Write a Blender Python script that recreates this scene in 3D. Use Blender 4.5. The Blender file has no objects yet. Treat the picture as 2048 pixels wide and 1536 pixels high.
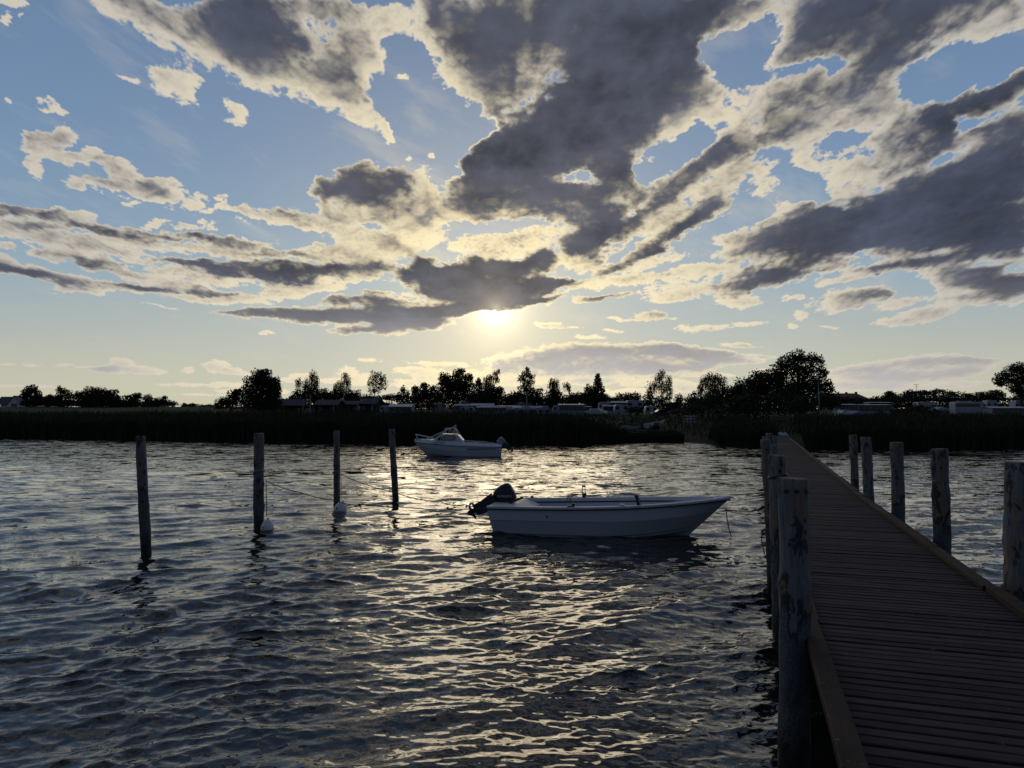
import bpy, math, random
import numpy as np
from mathutils import Vector, Matrix

# ------------------------------------------------------------------ camera
SC = bpy.context.scene
COL = SC.collection
EYE = 2.7                      # eye height above the water
PITCH = math.radians(2.42)
FPX = 1420.0                   # focal length in pixels of a 2048 px wide picture
cam_data = bpy.data.cameras.new("camera")
cam_data.sensor_width = 36.0
cam_data.lens = FPX/2048*36.0
cam_data.clip_start = 0.05
cam_data.clip_end = 8000.0
cam = bpy.data.objects.new("camera", cam_data)
cam.location = (0, 0, EYE)
cam.rotation_euler = (math.radians(90)+PITCH, 0, 0)
COL.objects.link(cam)
SC.camera = cam

# ------------------------------------------------------------------ light
SUN_AZ, SUN_EL = -1.3, 8.55      # degrees, right of +Y and above the horizon
SUN_DIR = Vector((math.cos(math.radians(SUN_EL))*math.sin(math.radians(SUN_AZ)),
                  math.cos(math.radians(SUN_EL))*math.cos(math.radians(SUN_AZ)),
                  math.sin(math.radians(SUN_EL))))
sun_data = bpy.data.lights.new("sun", 'SUN')
sun_data.energy = 0.15          # veiled by the cloud bank, so weak and wide
sun_data.angle = math.radians(20)
sun_data.color = (1.0, .82, .55)
sun = bpy.data.objects.new("sun", sun_data)
sun.rotation_euler = SUN_DIR.to_track_quat('Z', 'Y').to_euler()
COL.objects.link(sun)
vs = SC.view_settings
vs.view_transform = 'Standard'; vs.look = 'None'; vs.exposure = 0.0; vs.gamma = 1.0
vs.use_curve_mapping = False
SC.cycles.use_denoising = True
SC.cycles.max_bounces = 6
SC.cycles.diffuse_bounces = 2
SC.cycles.glossy_bounces = 3
SC.cycles.sample_clamp_indirect = 6.0

# ------------------------------------------------------------------ clouds
# cloud heads and banks as ellipses in the sky: azimuth, elevation, major axis (daz, del), minor axis (daz, del), thickness
CLOUDS = [
(-27.55,27.00,4.555,-0.711,-0.483,-1.260,0.55),(-23.13,25.85,4.040,-1.237,-0.790,-1.517,0.62),(-20.68,27.65,4.282,0.018,-0.457,-2.513,1.05),
(-18.45,26.07,3.720,-1.007,-0.912,-1.871,0.85),(-23.53,28.08,2.778,0.502,0.026,-1.203,0.80),(-16.57,25.65,3.214,-0.635,-0.774,-1.996,0.62),
(-13.47,24.31,2.832,-0.890,-0.772,-1.541,0.62),(-15.21,24.14,1.987,-0.432,-0.507,-1.316,0.55),(-11.70,22.91,0.839,-1.200,-1.153,-0.675,0.48),
(-10.50,21.95,0.612,0.185,0.359,-1.135,0.35),(-13.13,27.96,2.347,0.226,0.021,-1.760,0.62),(-10.17,29.18,3.000,0.229,0.013,-1.330,0.62),
(-15.09,29.49,3.081,0.356,0.018,-1.236,0.80),(-11.93,26.78,1.775,0.151,0.018,-1.639,0.60),(-13.10,26.01,2.343,0.215,0.017,-1.486,0.62),
(-25.82,23.33,1.736,-0.294,-0.323,-0.954,0.36),(-24.96,22.51,0.740,-0.283,-0.294,-0.553,0.36),(-21.82,21.74,0.910,-0.407,-0.274,-0.463,0.40),
(-29.06,22.97,0.775,-0.122,-0.070,-0.219,0.22),(-8.88,22.85,0.962,0.054,0.004,-0.525,0.34),(-9.14,25.65,0.963,0.060,0.003,-0.336,0.20),
(-33.23,20.22,0.916,-0.198,-0.090,-0.276,0.22),(-35.76,20.35,0.360,-0.058,-0.059,-0.210,0.24),(-35.85,25.48,0.918,0.125,-0.024,-0.228,0.25),
(-35.20,24.93,0.276,0.074,0.005,-0.169,0.18),(-36.21,24.65,0.376,0.104,0.007,-0.223,0.20),(-6.89,20.16,0.493,0.393,0.444,-0.456,0.42),
(-10.30,20.89,0.397,0.024,0.004,-0.429,0.25),(-8.89,19.64,0.719,0.036,0.002,-0.291,0.25),(-7.84,23.85,0.323,0.016,0.004,-0.624,0.20),
(-6.33,28.77,2.038,0.095,0.015,-2.577,0.66),(-5.70,25.83,1.534,-0.403,-0.578,-1.358,0.56),(-3.86,25.55,1.486,-0.537,-0.447,-0.814,0.50),
(-2.64,27.92,4.113,0.078,0.008,-3.120,0.92),(-1.60,25.25,2.897,-0.848,-0.840,-1.941,0.95),(0.66,28.92,3.712,-0.019,-0.002,-2.586,0.90),
(7.22,29.05,7.716,-0.416,-0.024,-3.520,1.25),(8.01,25.38,5.697,1.428,1.492,-3.585,1.30),(6.37,21.98,6.253,2.316,1.271,-2.471,1.35),
(1.47,21.02,4.084,1.649,1.070,-2.046,1.30),(-0.57,19.01,3.520,1.499,1.073,-2.080,1.25),(-3.22,17.49,2.286,1.021,0.778,-1.520,1.10),
(2.29,18.06,4.896,-0.058,-0.004,-2.244,1.10),(12.41,26.73,3.033,1.838,2.622,-2.868,1.15),(15.93,28.77,5.726,-0.690,-0.023,-1.558,1.05),
(7.16,19.42,3.963,-0.793,-0.396,-1.968,1.00),(-4.03,16.53,1.828,0.035,0.005,-1.515,0.75),(-0.98,17.14,3.266,0.015,0.001,-1.510,0.85),
(10.78,22.10,2.747,1.852,1.512,-1.717,0.95),(13.94,23.93,1.659,1.287,1.219,-1.192,0.75),(4.72,16.52,2.230,-0.050,-0.008,-2.081,0.95),
(6.34,16.10,2.276,0.710,0.816,-2.160,0.85),(7.33,13.97,2.114,1.199,0.884,-1.395,1.15),(5.52,13.05,1.613,-0.034,-0.005,-1.164,0.95),
(9.33,14.85,1.223,0.927,0.759,-0.904,0.85),(8.76,17.88,2.082,1.018,0.888,-1.484,0.70),(23.91,26.49,3.722,0.047,0.392,-1.882,1.05),
(25.98,27.47,6.006,-1.198,-0.033,-1.430,0.95),(30.76,26.28,6.058,-0.619,0.181,-1.546,0.85),(23.20,25.52,2.633,0.423,0.396,-1.102,0.95),
(26.92,25.31,3.500,0.186,0.390,-1.559,0.95),(34.84,24.97,2.436,0.015,0.224,-1.023,0.60),(18.57,29.04,2.969,-0.424,-0.014,-0.795,0.85),
(28.72,25.85,2.220,-0.478,-0.029,-1.192,0.85),(16.63,24.99,1.087,-0.677,-0.868,-1.188,0.41),(15.85,23.06,2.187,1.404,1.127,-1.336,0.57),
(13.14,21.93,1.733,0.754,0.550,-0.916,0.49),(19.60,24.13,2.830,0.164,0.254,-1.192,0.57),(18.09,22.31,1.806,0.741,0.570,-0.993,0.45),
(21.56,22.70,2.271,-0.694,-0.273,-1.282,0.59),(24.19,23.12,2.810,-0.926,-0.326,-1.523,0.57),(25.91,24.26,2.442,0.870,0.867,-1.627,0.59),
(27.84,22.64,2.092,-0.393,-0.045,-1.980,0.54),(21.00,21.61,1.959,-0.584,-0.244,-1.162,0.61),(22.39,19.90,3.161,0.402,0.305,-1.224,0.66),
(18.80,19.99,2.902,0.678,0.380,-1.071,0.74),(16.18,19.55,2.809,1.135,0.592,-1.124,0.80),(13.87,18.13,2.600,1.332,0.578,-0.930,0.78),
(11.52,16.63,2.103,1.271,0.520,-0.742,0.70),(16.53,17.74,3.822,1.370,0.348,-0.765,0.45),(20.21,17.03,1.436,-0.974,-0.798,-1.247,0.46),
(21.62,15.82,1.086,0.283,0.228,-0.685,0.41),(18.07,21.11,1.378,-0.151,-0.012,-0.806,0.41),(19.18,21.16,0.680,-0.080,-0.007,-0.431,0.33),
(24.49,20.95,1.896,-0.288,-0.024,-1.189,0.49),(26.82,20.58,2.127,-0.354,-0.041,-1.903,0.57),(28.75,20.57,1.760,-0.318,-0.043,-1.869,0.57),
(27.74,18.12,2.506,0.066,0.241,-1.657,0.59),(25.77,17.74,1.697,-0.238,-0.027,-1.369,0.49),(25.40,16.08,1.760,0.436,0.271,-0.851,0.49),
(23.75,18.02,1.488,-0.739,-0.333,-0.829,0.41),(29.96,18.42,1.430,-0.247,-0.040,-1.745,0.68),(31.51,19.73,1.305,-0.499,-0.438,-2.206,1.00),
(30.20,15.75,1.965,0.076,0.205,-1.500,0.85),(34.71,20.30,1.838,0.307,0.377,-1.313,0.95),(35.83,20.93,1.256,-0.303,-0.033,-1.192,0.85),
(33.57,20.24,1.325,-0.286,-0.036,-1.372,0.90),(32.89,15.97,2.918,0.072,0.247,-1.896,1.00),(34.89,16.56,2.561,-0.488,-0.051,-1.962,1.04),
(33.80,18.18,2.273,0.357,0.158,-0.620,0.57),(36.02,18.18,1.247,-0.269,-0.044,-1.633,0.85),(19.42,13.12,2.703,0.892,0.497,-1.335,0.75),
(21.93,13.82,2.984,0.830,0.480,-1.467,0.90),(25.70,13.96,4.197,0.627,0.353,-1.669,1.10),(29.86,14.13,4.249,0.241,0.267,-1.959,1.12),
(33.71,14.23,3.667,-0.217,0.120,-2.336,1.12),(25.00,12.27,4.981,0.260,0.128,-1.140,1.00),(30.12,12.07,4.861,-0.008,0.103,-1.433,1.05),
(34.49,11.84,2.761,-0.041,0.088,-1.369,0.95),(20.11,10.48,3.840,0.738,0.211,-0.952,0.92),(22.93,11.02,3.048,0.439,0.144,-0.794,0.85),
(17.18,9.72,1.647,0.212,0.095,-0.603,0.62),(17.59,12.89,2.152,0.430,0.327,-1.317,0.60),(22.65,15.00,1.905,0.702,0.424,-1.011,0.60),
(28.22,10.55,3.776,0.073,0.041,-0.560,0.75),(31.89,10.85,3.221,-0.048,0.032,-0.607,0.70),(24.95,9.77,1.824,0.134,0.048,-0.432,0.40),
(26.91,8.72,1.755,0.206,0.079,-0.567,0.55),(25.25,8.12,2.472,0.214,0.079,-0.722,0.50),(27.54,8.50,1.240,0.272,0.091,-0.418,0.75),
(33.58,8.99,2.534,0.001,0.057,-1.133,0.82),(34.95,8.36,1.899,0.129,0.096,-1.049,0.85),(31.86,9.67,1.759,-0.181,-0.019,-0.843,0.60),
(32.69,7.73,1.724,-0.148,-0.014,-0.606,0.50),(35.54,10.24,1.067,0.091,0.078,-0.647,0.75),(30.31,6.89,2.259,0.114,0.036,-0.520,0.44),
(28.45,6.49,1.410,-0.086,-0.006,-0.282,0.32),(28.79,7.87,1.514,0.341,0.088,-0.413,0.34),(21.68,8.90,0.769,0.024,0.020,-0.297,0.34),
(22.18,7.39,0.760,0.424,0.202,-0.396,0.32),(17.90,8.73,1.759,0.073,0.035,-0.493,0.36),(18.24,6.81,1.385,0.072,0.019,-0.267,0.28),
(13.94,6.57,0.837,0.051,0.023,-0.311,0.26),(21.64,6.48,0.490,-0.022,-0.004,-0.224,0.30),(24.05,6.37,0.608,-0.030,-0.003,-0.183,0.26),
(15.65,6.71,1.127,-0.037,-0.003,-0.232,0.24),(13.83,14.63,1.832,1.273,0.700,-0.928,1.00),(15.37,15.64,1.508,1.028,0.552,-0.737,0.90),
(11.49,13.05,2.601,1.229,0.253,-0.484,0.88),(8.32,11.62,1.850,0.675,0.162,-0.402,0.80),(16.51,15.92,1.240,0.743,0.338,-0.506,0.50),
(13.01,9.52,3.081,0.046,0.030,-0.697,0.34),(11.08,10.56,3.515,0.120,0.039,-0.621,0.30),(14.94,10.97,2.277,-0.114,-0.008,-0.686,0.30),
(16.88,15.89,1.046,-0.084,-0.011,-0.803,0.40),(11.90,15.11,1.931,1.191,0.486,-0.703,0.50),(-13.40,17.80,1.863,0.602,0.332,-1.106,0.78),
(-11.25,17.57,2.752,0.157,0.012,-1.328,0.82),(-8.88,18.06,1.596,0.073,0.008,-1.109,0.80),(-12.24,18.61,1.367,0.090,0.006,-0.655,0.60),
(-9.86,16.34,3.566,0.167,0.010,-1.349,0.60),(-13.38,15.77,2.125,0.132,0.012,-1.115,0.50),(-7.28,18.87,0.764,0.435,0.487,-0.747,0.45),
(-6.67,17.03,1.048,0.034,0.009,-1.689,0.52),(-6.26,15.34,1.707,-0.539,-0.490,-1.303,0.55),(-8.26,14.89,2.196,0.079,0.006,-0.952,0.46),
(-3.83,15.39,2.000,-0.298,-0.153,-0.831,0.56),(-2.00,15.80,1.834,0.017,0.001,-0.763,0.75),(-17.92,15.26,2.214,0.029,-0.037,-0.659,0.62),
(-20.46,15.04,1.778,-0.085,-0.062,-0.506,0.46),(-22.07,15.35,0.421,0.043,0.008,-0.497,0.36),(-16.79,14.61,2.243,0.165,0.007,-0.517,0.50),
(-15.28,14.16,1.897,0.123,0.006,-0.522,0.36),(-23.27,14.76,1.033,0.109,0.005,-0.283,0.30),(-12.97,13.54,2.321,0.122,0.008,-0.833,0.38),
(-14.88,12.87,2.092,0.121,0.006,-0.528,0.40),(-9.84,13.31,2.339,-0.309,-0.158,-0.913,0.50),(-11.80,12.46,2.145,0.094,0.006,-0.689,0.42),
(-15.26,12.28,1.894,0.107,0.007,-0.605,0.40),(-7.85,13.76,2.399,0.076,0.003,-0.461,0.32),(-6.85,14.17,0.723,0.021,0.002,-0.307,0.28),
(0.65,13.96,4.456,0.433,0.068,-0.617,0.36),(-0.98,13.11,4.881,0.181,0.017,-0.467,0.34),(2.69,14.64,2.204,0.342,0.098,-0.532,0.32),
(-3.42,13.28,2.434,0.032,0.001,-0.350,0.30),(8.31,10.64,3.563,0.273,0.039,-0.390,0.34),(5.11,11.89,2.421,-0.044,-0.002,-0.469,0.40),
(12.26,12.05,4.029,1.264,0.207,-0.586,0.34),(-2.39,8.68,2.416,0.265,0.060,-0.554,1.15),(-0.16,8.93,2.421,0.251,0.051,-0.475,1.15),
(-4.01,8.27,1.598,0.238,0.057,-0.394,1.05),(1.87,9.16,1.613,0.158,0.038,-0.356,1.00),(-11.59,11.51,1.748,0.221,0.097,-0.995,0.85),
(-14.67,11.17,1.894,0.260,0.075,-0.756,0.95),(-17.48,10.64,3.328,0.072,-0.015,-0.717,1.00),(-21.11,10.60,3.184,0.048,-0.019,-0.554,0.90),
(-23.55,10.78,2.376,-0.163,-0.050,-0.435,0.80),(-25.90,10.77,1.975,0.064,-0.008,-0.285,0.60),(-18.96,11.30,4.366,0.132,-0.007,-0.373,0.70),
(-7.44,11.84,1.431,-0.469,-0.377,-1.035,0.90),(-7.84,10.85,1.966,-0.290,-0.121,-0.697,0.85),(-5.03,10.71,2.797,-0.339,-0.175,-1.250,1.10),
(-2.60,11.33,2.434,0.021,0.003,-1.338,1.05),(0.24,11.34,2.416,0.327,0.192,-1.326,1.10),(2.28,11.93,1.413,0.354,0.251,-0.911,1.00),
(-0.97,9.96,5.275,0.195,0.035,-0.951,1.15),(3.08,10.34,2.425,0.142,0.033,-0.474,0.95),(4.70,10.64,1.999,0.244,0.038,-0.274,0.75),
(-5.02,9.53,2.811,-0.201,-0.047,-0.553,1.00),(6.71,9.26,2.594,0.175,0.023,-0.276,0.72),(2.47,9.16,2.408,0.316,0.050,-0.355,0.80),
(-13.31,8.73,2.306,0.082,0.005,-0.466,0.75),(-10.59,9.01,1.955,-0.114,-0.056,-0.704,0.90),(-18.18,7.77,3.295,0.145,0.007,-0.494,0.92),
(-14.83,7.63,4.162,-0.152,-0.040,-0.696,1.05),(-9.80,7.86,3.538,-0.165,-0.064,-1.024,1.12),(-6.62,8.12,3.183,0.383,0.105,-0.946,1.05),
(-3.81,8.67,2.369,0.520,0.119,-0.544,0.95),(-21.06,7.74,2.120,0.031,-0.004,-0.224,0.60),(-7.61,7.11,2.770,0.336,0.053,-0.473,0.85),
(-12.13,6.50,2.324,0.056,0.003,-0.314,0.80),(-10.18,6.86,1.549,-0.241,-0.091,-0.546,0.85),(-33.60,18.06,1.005,0.604,0.251,-0.658,0.50),
(-32.60,18.57,0.864,0.003,-0.068,-0.510,0.40),(-33.99,16.73,0.629,0.988,0.442,-0.324,0.42),(-34.54,16.00,0.555,0.101,0.008,-0.314,0.30),
(-32.71,17.03,1.447,0.121,-0.023,-0.418,0.38),(-31.10,17.83,0.717,0.193,0.027,-0.252,0.30),(-30.33,17.22,1.508,-0.035,-0.064,-0.461,0.42),
(-29.23,16.73,1.246,0.192,0.013,-0.595,0.42),(-30.14,15.76,2.294,0.261,-0.004,-0.465,0.55),(-27.31,15.90,1.442,-0.017,-0.068,-0.616,0.50),
(-26.33,15.79,0.985,0.128,0.010,-0.479,0.45),(-24.48,15.33,1.082,0.126,0.009,-0.489,0.40),(-27.93,14.90,0.638,0.084,0.006,-0.272,0.25),
(-22.77,15.87,0.417,0.046,0.003,-0.176,0.22),(-34.19,13.34,2.928,0.151,-0.021,-0.422,0.66),(-35.30,13.39,1.632,0.260,0.007,-0.286,0.50),
(-31.75,13.47,1.180,0.165,0.007,-0.298,0.46),(-33.61,12.55,2.263,0.182,-0.009,-0.426,0.62),(-30.68,12.85,2.088,-0.141,-0.063,-0.472,0.68),
(-28.52,12.60,2.165,-0.251,-0.076,-0.447,0.62),(-32.73,11.75,2.853,-0.210,-0.072,-0.564,0.42),(-30.35,11.36,3.300,-0.278,-0.072,-0.545,0.42),
(-24.60,12.84,2.864,0.179,-0.005,-0.356,0.70),(-26.92,12.95,1.897,-0.296,-0.064,-0.312,0.66),(-26.25,11.97,4.577,0.027,-0.030,-0.495,0.40),
(-21.49,12.77,3.173,0.098,-0.013,-0.364,0.50),(-21.13,12.07,3.891,0.026,-0.025,-0.477,0.42),(-23.94,13.62,2.041,0.058,-0.012,-0.250,0.32),
(-26.61,13.75,1.467,0.170,0.005,-0.243,0.30),(-18.24,12.17,3.300,-0.010,-0.018,-0.336,0.55),(-35.54,12.18,1.069,-0.065,-0.047,-0.385,0.35),
(-35.78,11.18,0.536,0.073,0.007,-0.256,0.30),(-34.09,9.43,2.196,-0.309,-0.070,-0.460,0.86),(-35.48,9.77,1.182,-0.237,-0.112,-0.577,0.80),
(-32.09,9.07,1.740,-0.113,-0.033,-0.338,0.62),(-31.08,10.43,2.040,-0.357,-0.078,-0.404,0.72),(-32.71,10.82,1.711,-0.145,-0.051,-0.400,0.46),
(-29.09,9.94,1.832,-0.260,-0.046,-0.276,0.42),(-27.49,9.03,2.397,0.054,-0.008,-0.283,0.88),(-28.76,9.10,1.562,0.073,-0.003,-0.280,0.62),
(-23.18,9.06,2.574,0.027,-0.008,-0.257,0.80),(-25.21,9.32,2.329,0.087,-0.005,-0.324,0.40),(-29.98,8.65,2.744,0.127,-0.003,-0.312,0.42),
(-20.72,8.77,2.126,-0.074,-0.018,-0.261,0.40),(-23.17,8.62,3.771,-0.043,-0.014,-0.294,0.34),(-24.55,9.98,5.040,0.015,-0.022,-0.470,0.36),
(-17.10,9.34,2.222,0.229,0.024,-0.379,0.36),(-15.98,9.77,3.004,0.144,0.005,-0.458,0.34),(-26.10,7.71,0.982,0.026,-0.001,-0.072,0.20),
(-19.25,6.09,0.650,0.024,0.002,-0.114,0.22),(-27.14,7.74,0.964,0.066,0.001,-0.071,0.15),(16.65,25.97,0.919,-0.398,-0.535,-1.161,-0.60),
(18.51,25.41,1.589,-1.019,-0.758,-1.027,-0.60),(22.83,24.79,1.917,0.502,0.227,-0.499,-0.50),(14.47,20.06,1.338,0.599,0.226,-0.388,-0.50),
(20.42,19.12,1.699,0.399,0.165,-0.476,-0.35),(25.79,18.75,1.527,-0.225,-0.014,-0.669,-0.50),(23.71,15.94,1.691,0.108,0.085,-0.561,-0.50),
(24.49,21.28,0.883,-0.136,-0.009,-0.460,-0.30),(-7.30,22.30,1.614,0.072,0.020,-3.186,-0.80),(-5.68,22.72,2.438,0.086,0.007,-1.413,-0.70),
(-3.44,22.07,1.062,0.022,0.002,-0.715,-0.50),(-8.36,29.30,1.142,-0.255,-0.272,-0.614,-0.40),(-16.60,27.90,1.322,-0.469,-0.556,-0.889,-0.25),
(8.75,16.01,0.693,0.349,0.591,-1.003,-0.30),(32.05,17.72,1.116,0.235,0.112,-0.381,-0.40),(30.05,22.52,1.540,-0.315,-0.018,-0.740,-0.50),
(19.65,27.02,1.245,-0.939,-1.071,-1.136,-0.90),(17.95,25.32,1.015,-0.883,-0.973,-0.878,-0.80),(33.05,22.48,3.522,0.653,0.343,-1.026,-0.90),
(24.56,24.56,1.322,0.099,0.131,-0.511,-0.60),(25.13,19.12,1.592,0.049,0.093,-0.610,-0.70),(17.54,22.71,1.326,0.063,0.096,-0.545,-0.60),
(14.49,21.40,0.871,0.378,0.302,-0.511,-0.60),(22.68,16.69,2.049,-0.601,-0.159,-0.810,-0.70),(18.74,16.03,3.073,0.942,0.212,-0.555,-0.60),
(5.54,18.67,1.458,-0.043,-0.002,-0.518,-0.80),(10.16,18.47,0.794,0.571,0.404,-0.472,-0.50),(-9.75,27.11,1.392,-0.560,-0.514,-0.776,-0.70),
(-10.32,24.22,1.411,-0.917,-0.912,-1.007,-0.60),(-16.12,26.10,0.988,0.113,0.006,-0.455,-0.60),(11.47,11.32,3.444,0.588,0.070,-0.343,-0.50),
(-2.61,14.84,2.848,0.032,0.001,-0.384,-0.60),(3.91,15.01,1.623,-0.028,-0.001,-0.383,-0.40),(-12.16,9.94,1.941,0.071,0.002,-0.271,-0.50),
(8.70,9.85,3.539,0.400,0.042,-0.312,-0.40),(14.58,13.08,1.662,0.848,0.224,-0.405,-0.60),(16.85,13.68,1.302,0.653,0.219,-0.402,-0.50),
(20.88,14.46,1.170,0.442,0.203,-0.477,-0.40),(28.50,8.95,1.869,0.137,0.037,-0.350,-0.50),(-15.27,13.41,2.275,0.140,0.003,-0.263,-0.40),
(-27.24,12.57,2.890,-0.012,-0.013,-0.175,-0.35),(-6.65,12.83,1.205,0.030,0.002,-0.388,-0.40),(25.64,11.14,1.970,0.118,0.031,-0.285,-0.35),
(30.71,11.32,1.203,-0.138,-0.009,-0.406,-0.30),(33.26,19.07,1.316,0.392,0.160,-0.428,-0.40),(10.76,19.24,2.061,0.968,0.312,-0.522,-0.35),
(-13.13,28.28,1.174,0.114,0.008,-0.700,-0.30),(-23.54,28.68,1.390,0.255,0.013,-0.595,-0.40),(-28.80,3.54,0.808,0.027,0.009,-0.460,0.52),
(-28.17,3.13,1.566,-0.140,-0.026,-0.355,0.50),(-29.87,3.15,1.216,0.038,0.006,-0.280,0.62),(-31.07,3.21,0.742,0.025,0.003,-0.138,0.50),
(-32.39,3.31,0.634,0.023,0.003,-0.136,0.30),(-34.09,3.28,0.666,0.026,0.002,-0.100,0.22),(-35.64,3.25,0.534,0.022,0.002,-0.098,0.20),
(-27.05,2.98,1.281,-0.066,-0.008,-0.180,0.32),(-24.50,3.23,0.502,0.013,0.005,-0.294,0.35),(-22.91,3.46,0.470,0.309,0.230,-0.413,0.36),
(-22.22,3.73,0.548,-0.089,-0.033,-0.222,0.30),(-21.87,3.22,0.973,-0.070,-0.022,-0.336,0.50),(-20.99,3.01,0.844,-0.046,-0.011,-0.226,0.40),
(-11.33,4.19,1.011,0.015,0.002,-0.198,0.30),(-16.65,2.82,1.474,0.183,0.039,-0.345,0.22),(-13.26,3.26,0.919,0.012,0.005,-0.550,0.26),
(-14.39,2.58,1.516,0.017,0.003,-0.313,0.22),(-12.10,2.68,1.159,0.012,0.004,-0.473,0.26),(-6.20,4.01,2.397,-0.066,-0.006,-0.200,0.30),
(-7.40,3.52,1.988,0.016,0.002,-0.320,0.26),(-5.00,3.05,3.609,0.017,0.002,-0.563,0.36),(-7.79,2.40,1.982,0.011,0.003,-0.480,0.26),
(-22.72,2.16,3.781,0.060,0.003,-0.186,0.20),(-19.55,1.75,3.227,0.035,0.003,-0.190,0.20),(-23.39,1.41,2.040,0.022,0.002,-0.111,0.16),
(-34.19,1.87,2.211,0.049,0.002,-0.100,0.14),(-0.57,3.75,1.990,0.351,0.098,-0.556,0.50),(3.07,4.67,4.431,0.212,0.040,-0.804,0.72),
(7.09,5.04,5.180,-0.057,-0.003,-0.639,0.78),(11.81,4.97,4.260,-0.228,-0.027,-0.630,0.84),(14.87,4.52,3.008,-0.334,-0.045,-0.465,0.84),
(5.08,3.74,6.818,-0.040,-0.003,-0.884,0.70),(11.02,3.88,5.842,-0.077,-0.006,-0.712,0.82),(14.10,3.64,1.901,-0.030,-0.004,-0.391,0.70),
(17.47,4.08,1.839,-0.041,-0.004,-0.308,0.62),(19.12,4.42,1.079,-0.109,-0.012,-0.152,0.50),(17.86,5.30,1.464,-0.124,-0.012,-0.191,0.42),
(16.37,4.76,1.849,-0.247,-0.035,-0.307,0.70),(6.28,2.65,5.188,-0.026,-0.002,-0.401,0.50),(14.47,2.97,1.136,-0.015,-0.002,-0.195,0.50),
(16.35,2.94,1.488,-0.022,-0.002,-0.155,0.30),(11.40,2.49,2.716,-0.024,-0.003,-0.316,0.36),(9.44,1.71,2.749,-0.014,-0.002,-0.358,0.36),
(14.46,1.87,2.232,-0.426,-0.112,-0.615,0.45),(-0.16,2.66,2.827,0.000,0.000,-0.484,0.40),(3.48,7.16,1.206,-0.114,-0.022,-0.239,0.30),
(2.67,7.24,1.011,-0.006,-0.000,-0.200,0.30),(11.05,7.67,1.484,-0.038,-0.002,-0.275,0.66),(10.66,7.44,2.349,-0.057,-0.001,-0.157,0.40),
(8.29,7.61,0.794,-0.015,-0.001,-0.119,0.28),(6.29,6.13,1.200,-0.014,-0.001,-0.160,0.24),(8.29,6.70,0.873,-0.015,-0.001,-0.119,0.24),
(4.09,6.95,1.613,-0.014,-0.000,-0.120,0.22),(25.49,3.13,1.640,0.148,0.028,-0.363,0.60),(27.44,3.33,1.897,0.242,0.052,-0.498,0.66),
(30.24,3.49,2.413,0.061,0.013,-0.558,0.72),(32.60,3.60,1.714,-0.211,-0.031,-0.372,0.74),(34.01,3.55,0.828,-0.122,-0.016,-0.166,0.50),
(28.69,2.58,4.352,0.066,0.006,-0.566,0.66),(31.71,2.85,2.045,0.105,0.015,-0.412,0.62),(26.13,2.03,3.579,-0.062,-0.008,-0.435,0.50),
(30.50,1.84,2.096,0.130,0.009,-0.243,0.38),(32.56,2.04,1.434,0.056,0.005,-0.238,0.44),(31.73,3.54,0.585,-0.022,-0.004,-0.172,0.60),
(20.71,3.25,1.768,-0.038,-0.002,-0.113,0.20),
]


def _perm(seed):
    r = np.random.RandomState(seed); p = np.arange(1024); r.shuffle(p)
    a = r.rand(1024)*2*np.pi
    return np.concatenate([p, p]), np.cos(a).astype(np.float32), np.sin(a).astype(np.float32)

def perlin(x, y, seed=1):
    p, gx, gy = _perm(seed)
    xi = np.floor(x).astype(np.int32); yi = np.floor(y).astype(np.int32)
    xf = (x-xi).astype(np.float32); yf = (y-yi).astype(np.float32)
    xi &= 1023; yi &= 1023
    u = xf*xf*xf*(xf*(xf*6-15)+10); v = yf*yf*yf*(yf*(yf*6-15)+10)
    def g(ix, iy, fx, fy):
        h = p[p[ix & 1023]+(iy & 1023)]
        return gx[h]*fx+gy[h]*fy
    a = g(xi, yi, xf, yf); b = g(xi+1, yi, xf-1, yf)
    c = g(xi, yi+1, xf, yf-1); d = g(xi+1, yi+1, xf-1, yf-1)
    return 1.5*((a+u*(b-a))*(1-v)+(c+u*(d-c))*v)

def fbm(x, y, octaves, seed, gain=0.5, billow=False):
    s = 0; amp = 1.0; tot = 0
    for i in range(octaves):
        n = perlin(x*2.03**i+17.3*i, y*2.03**i-9.1*i, seed+i)
        if billow: n = 1-2.2*np.abs(n)          # round heads with sharp creases between them
        s = s+amp*n; tot += amp; amp *= gain
    return s/tot

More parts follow.
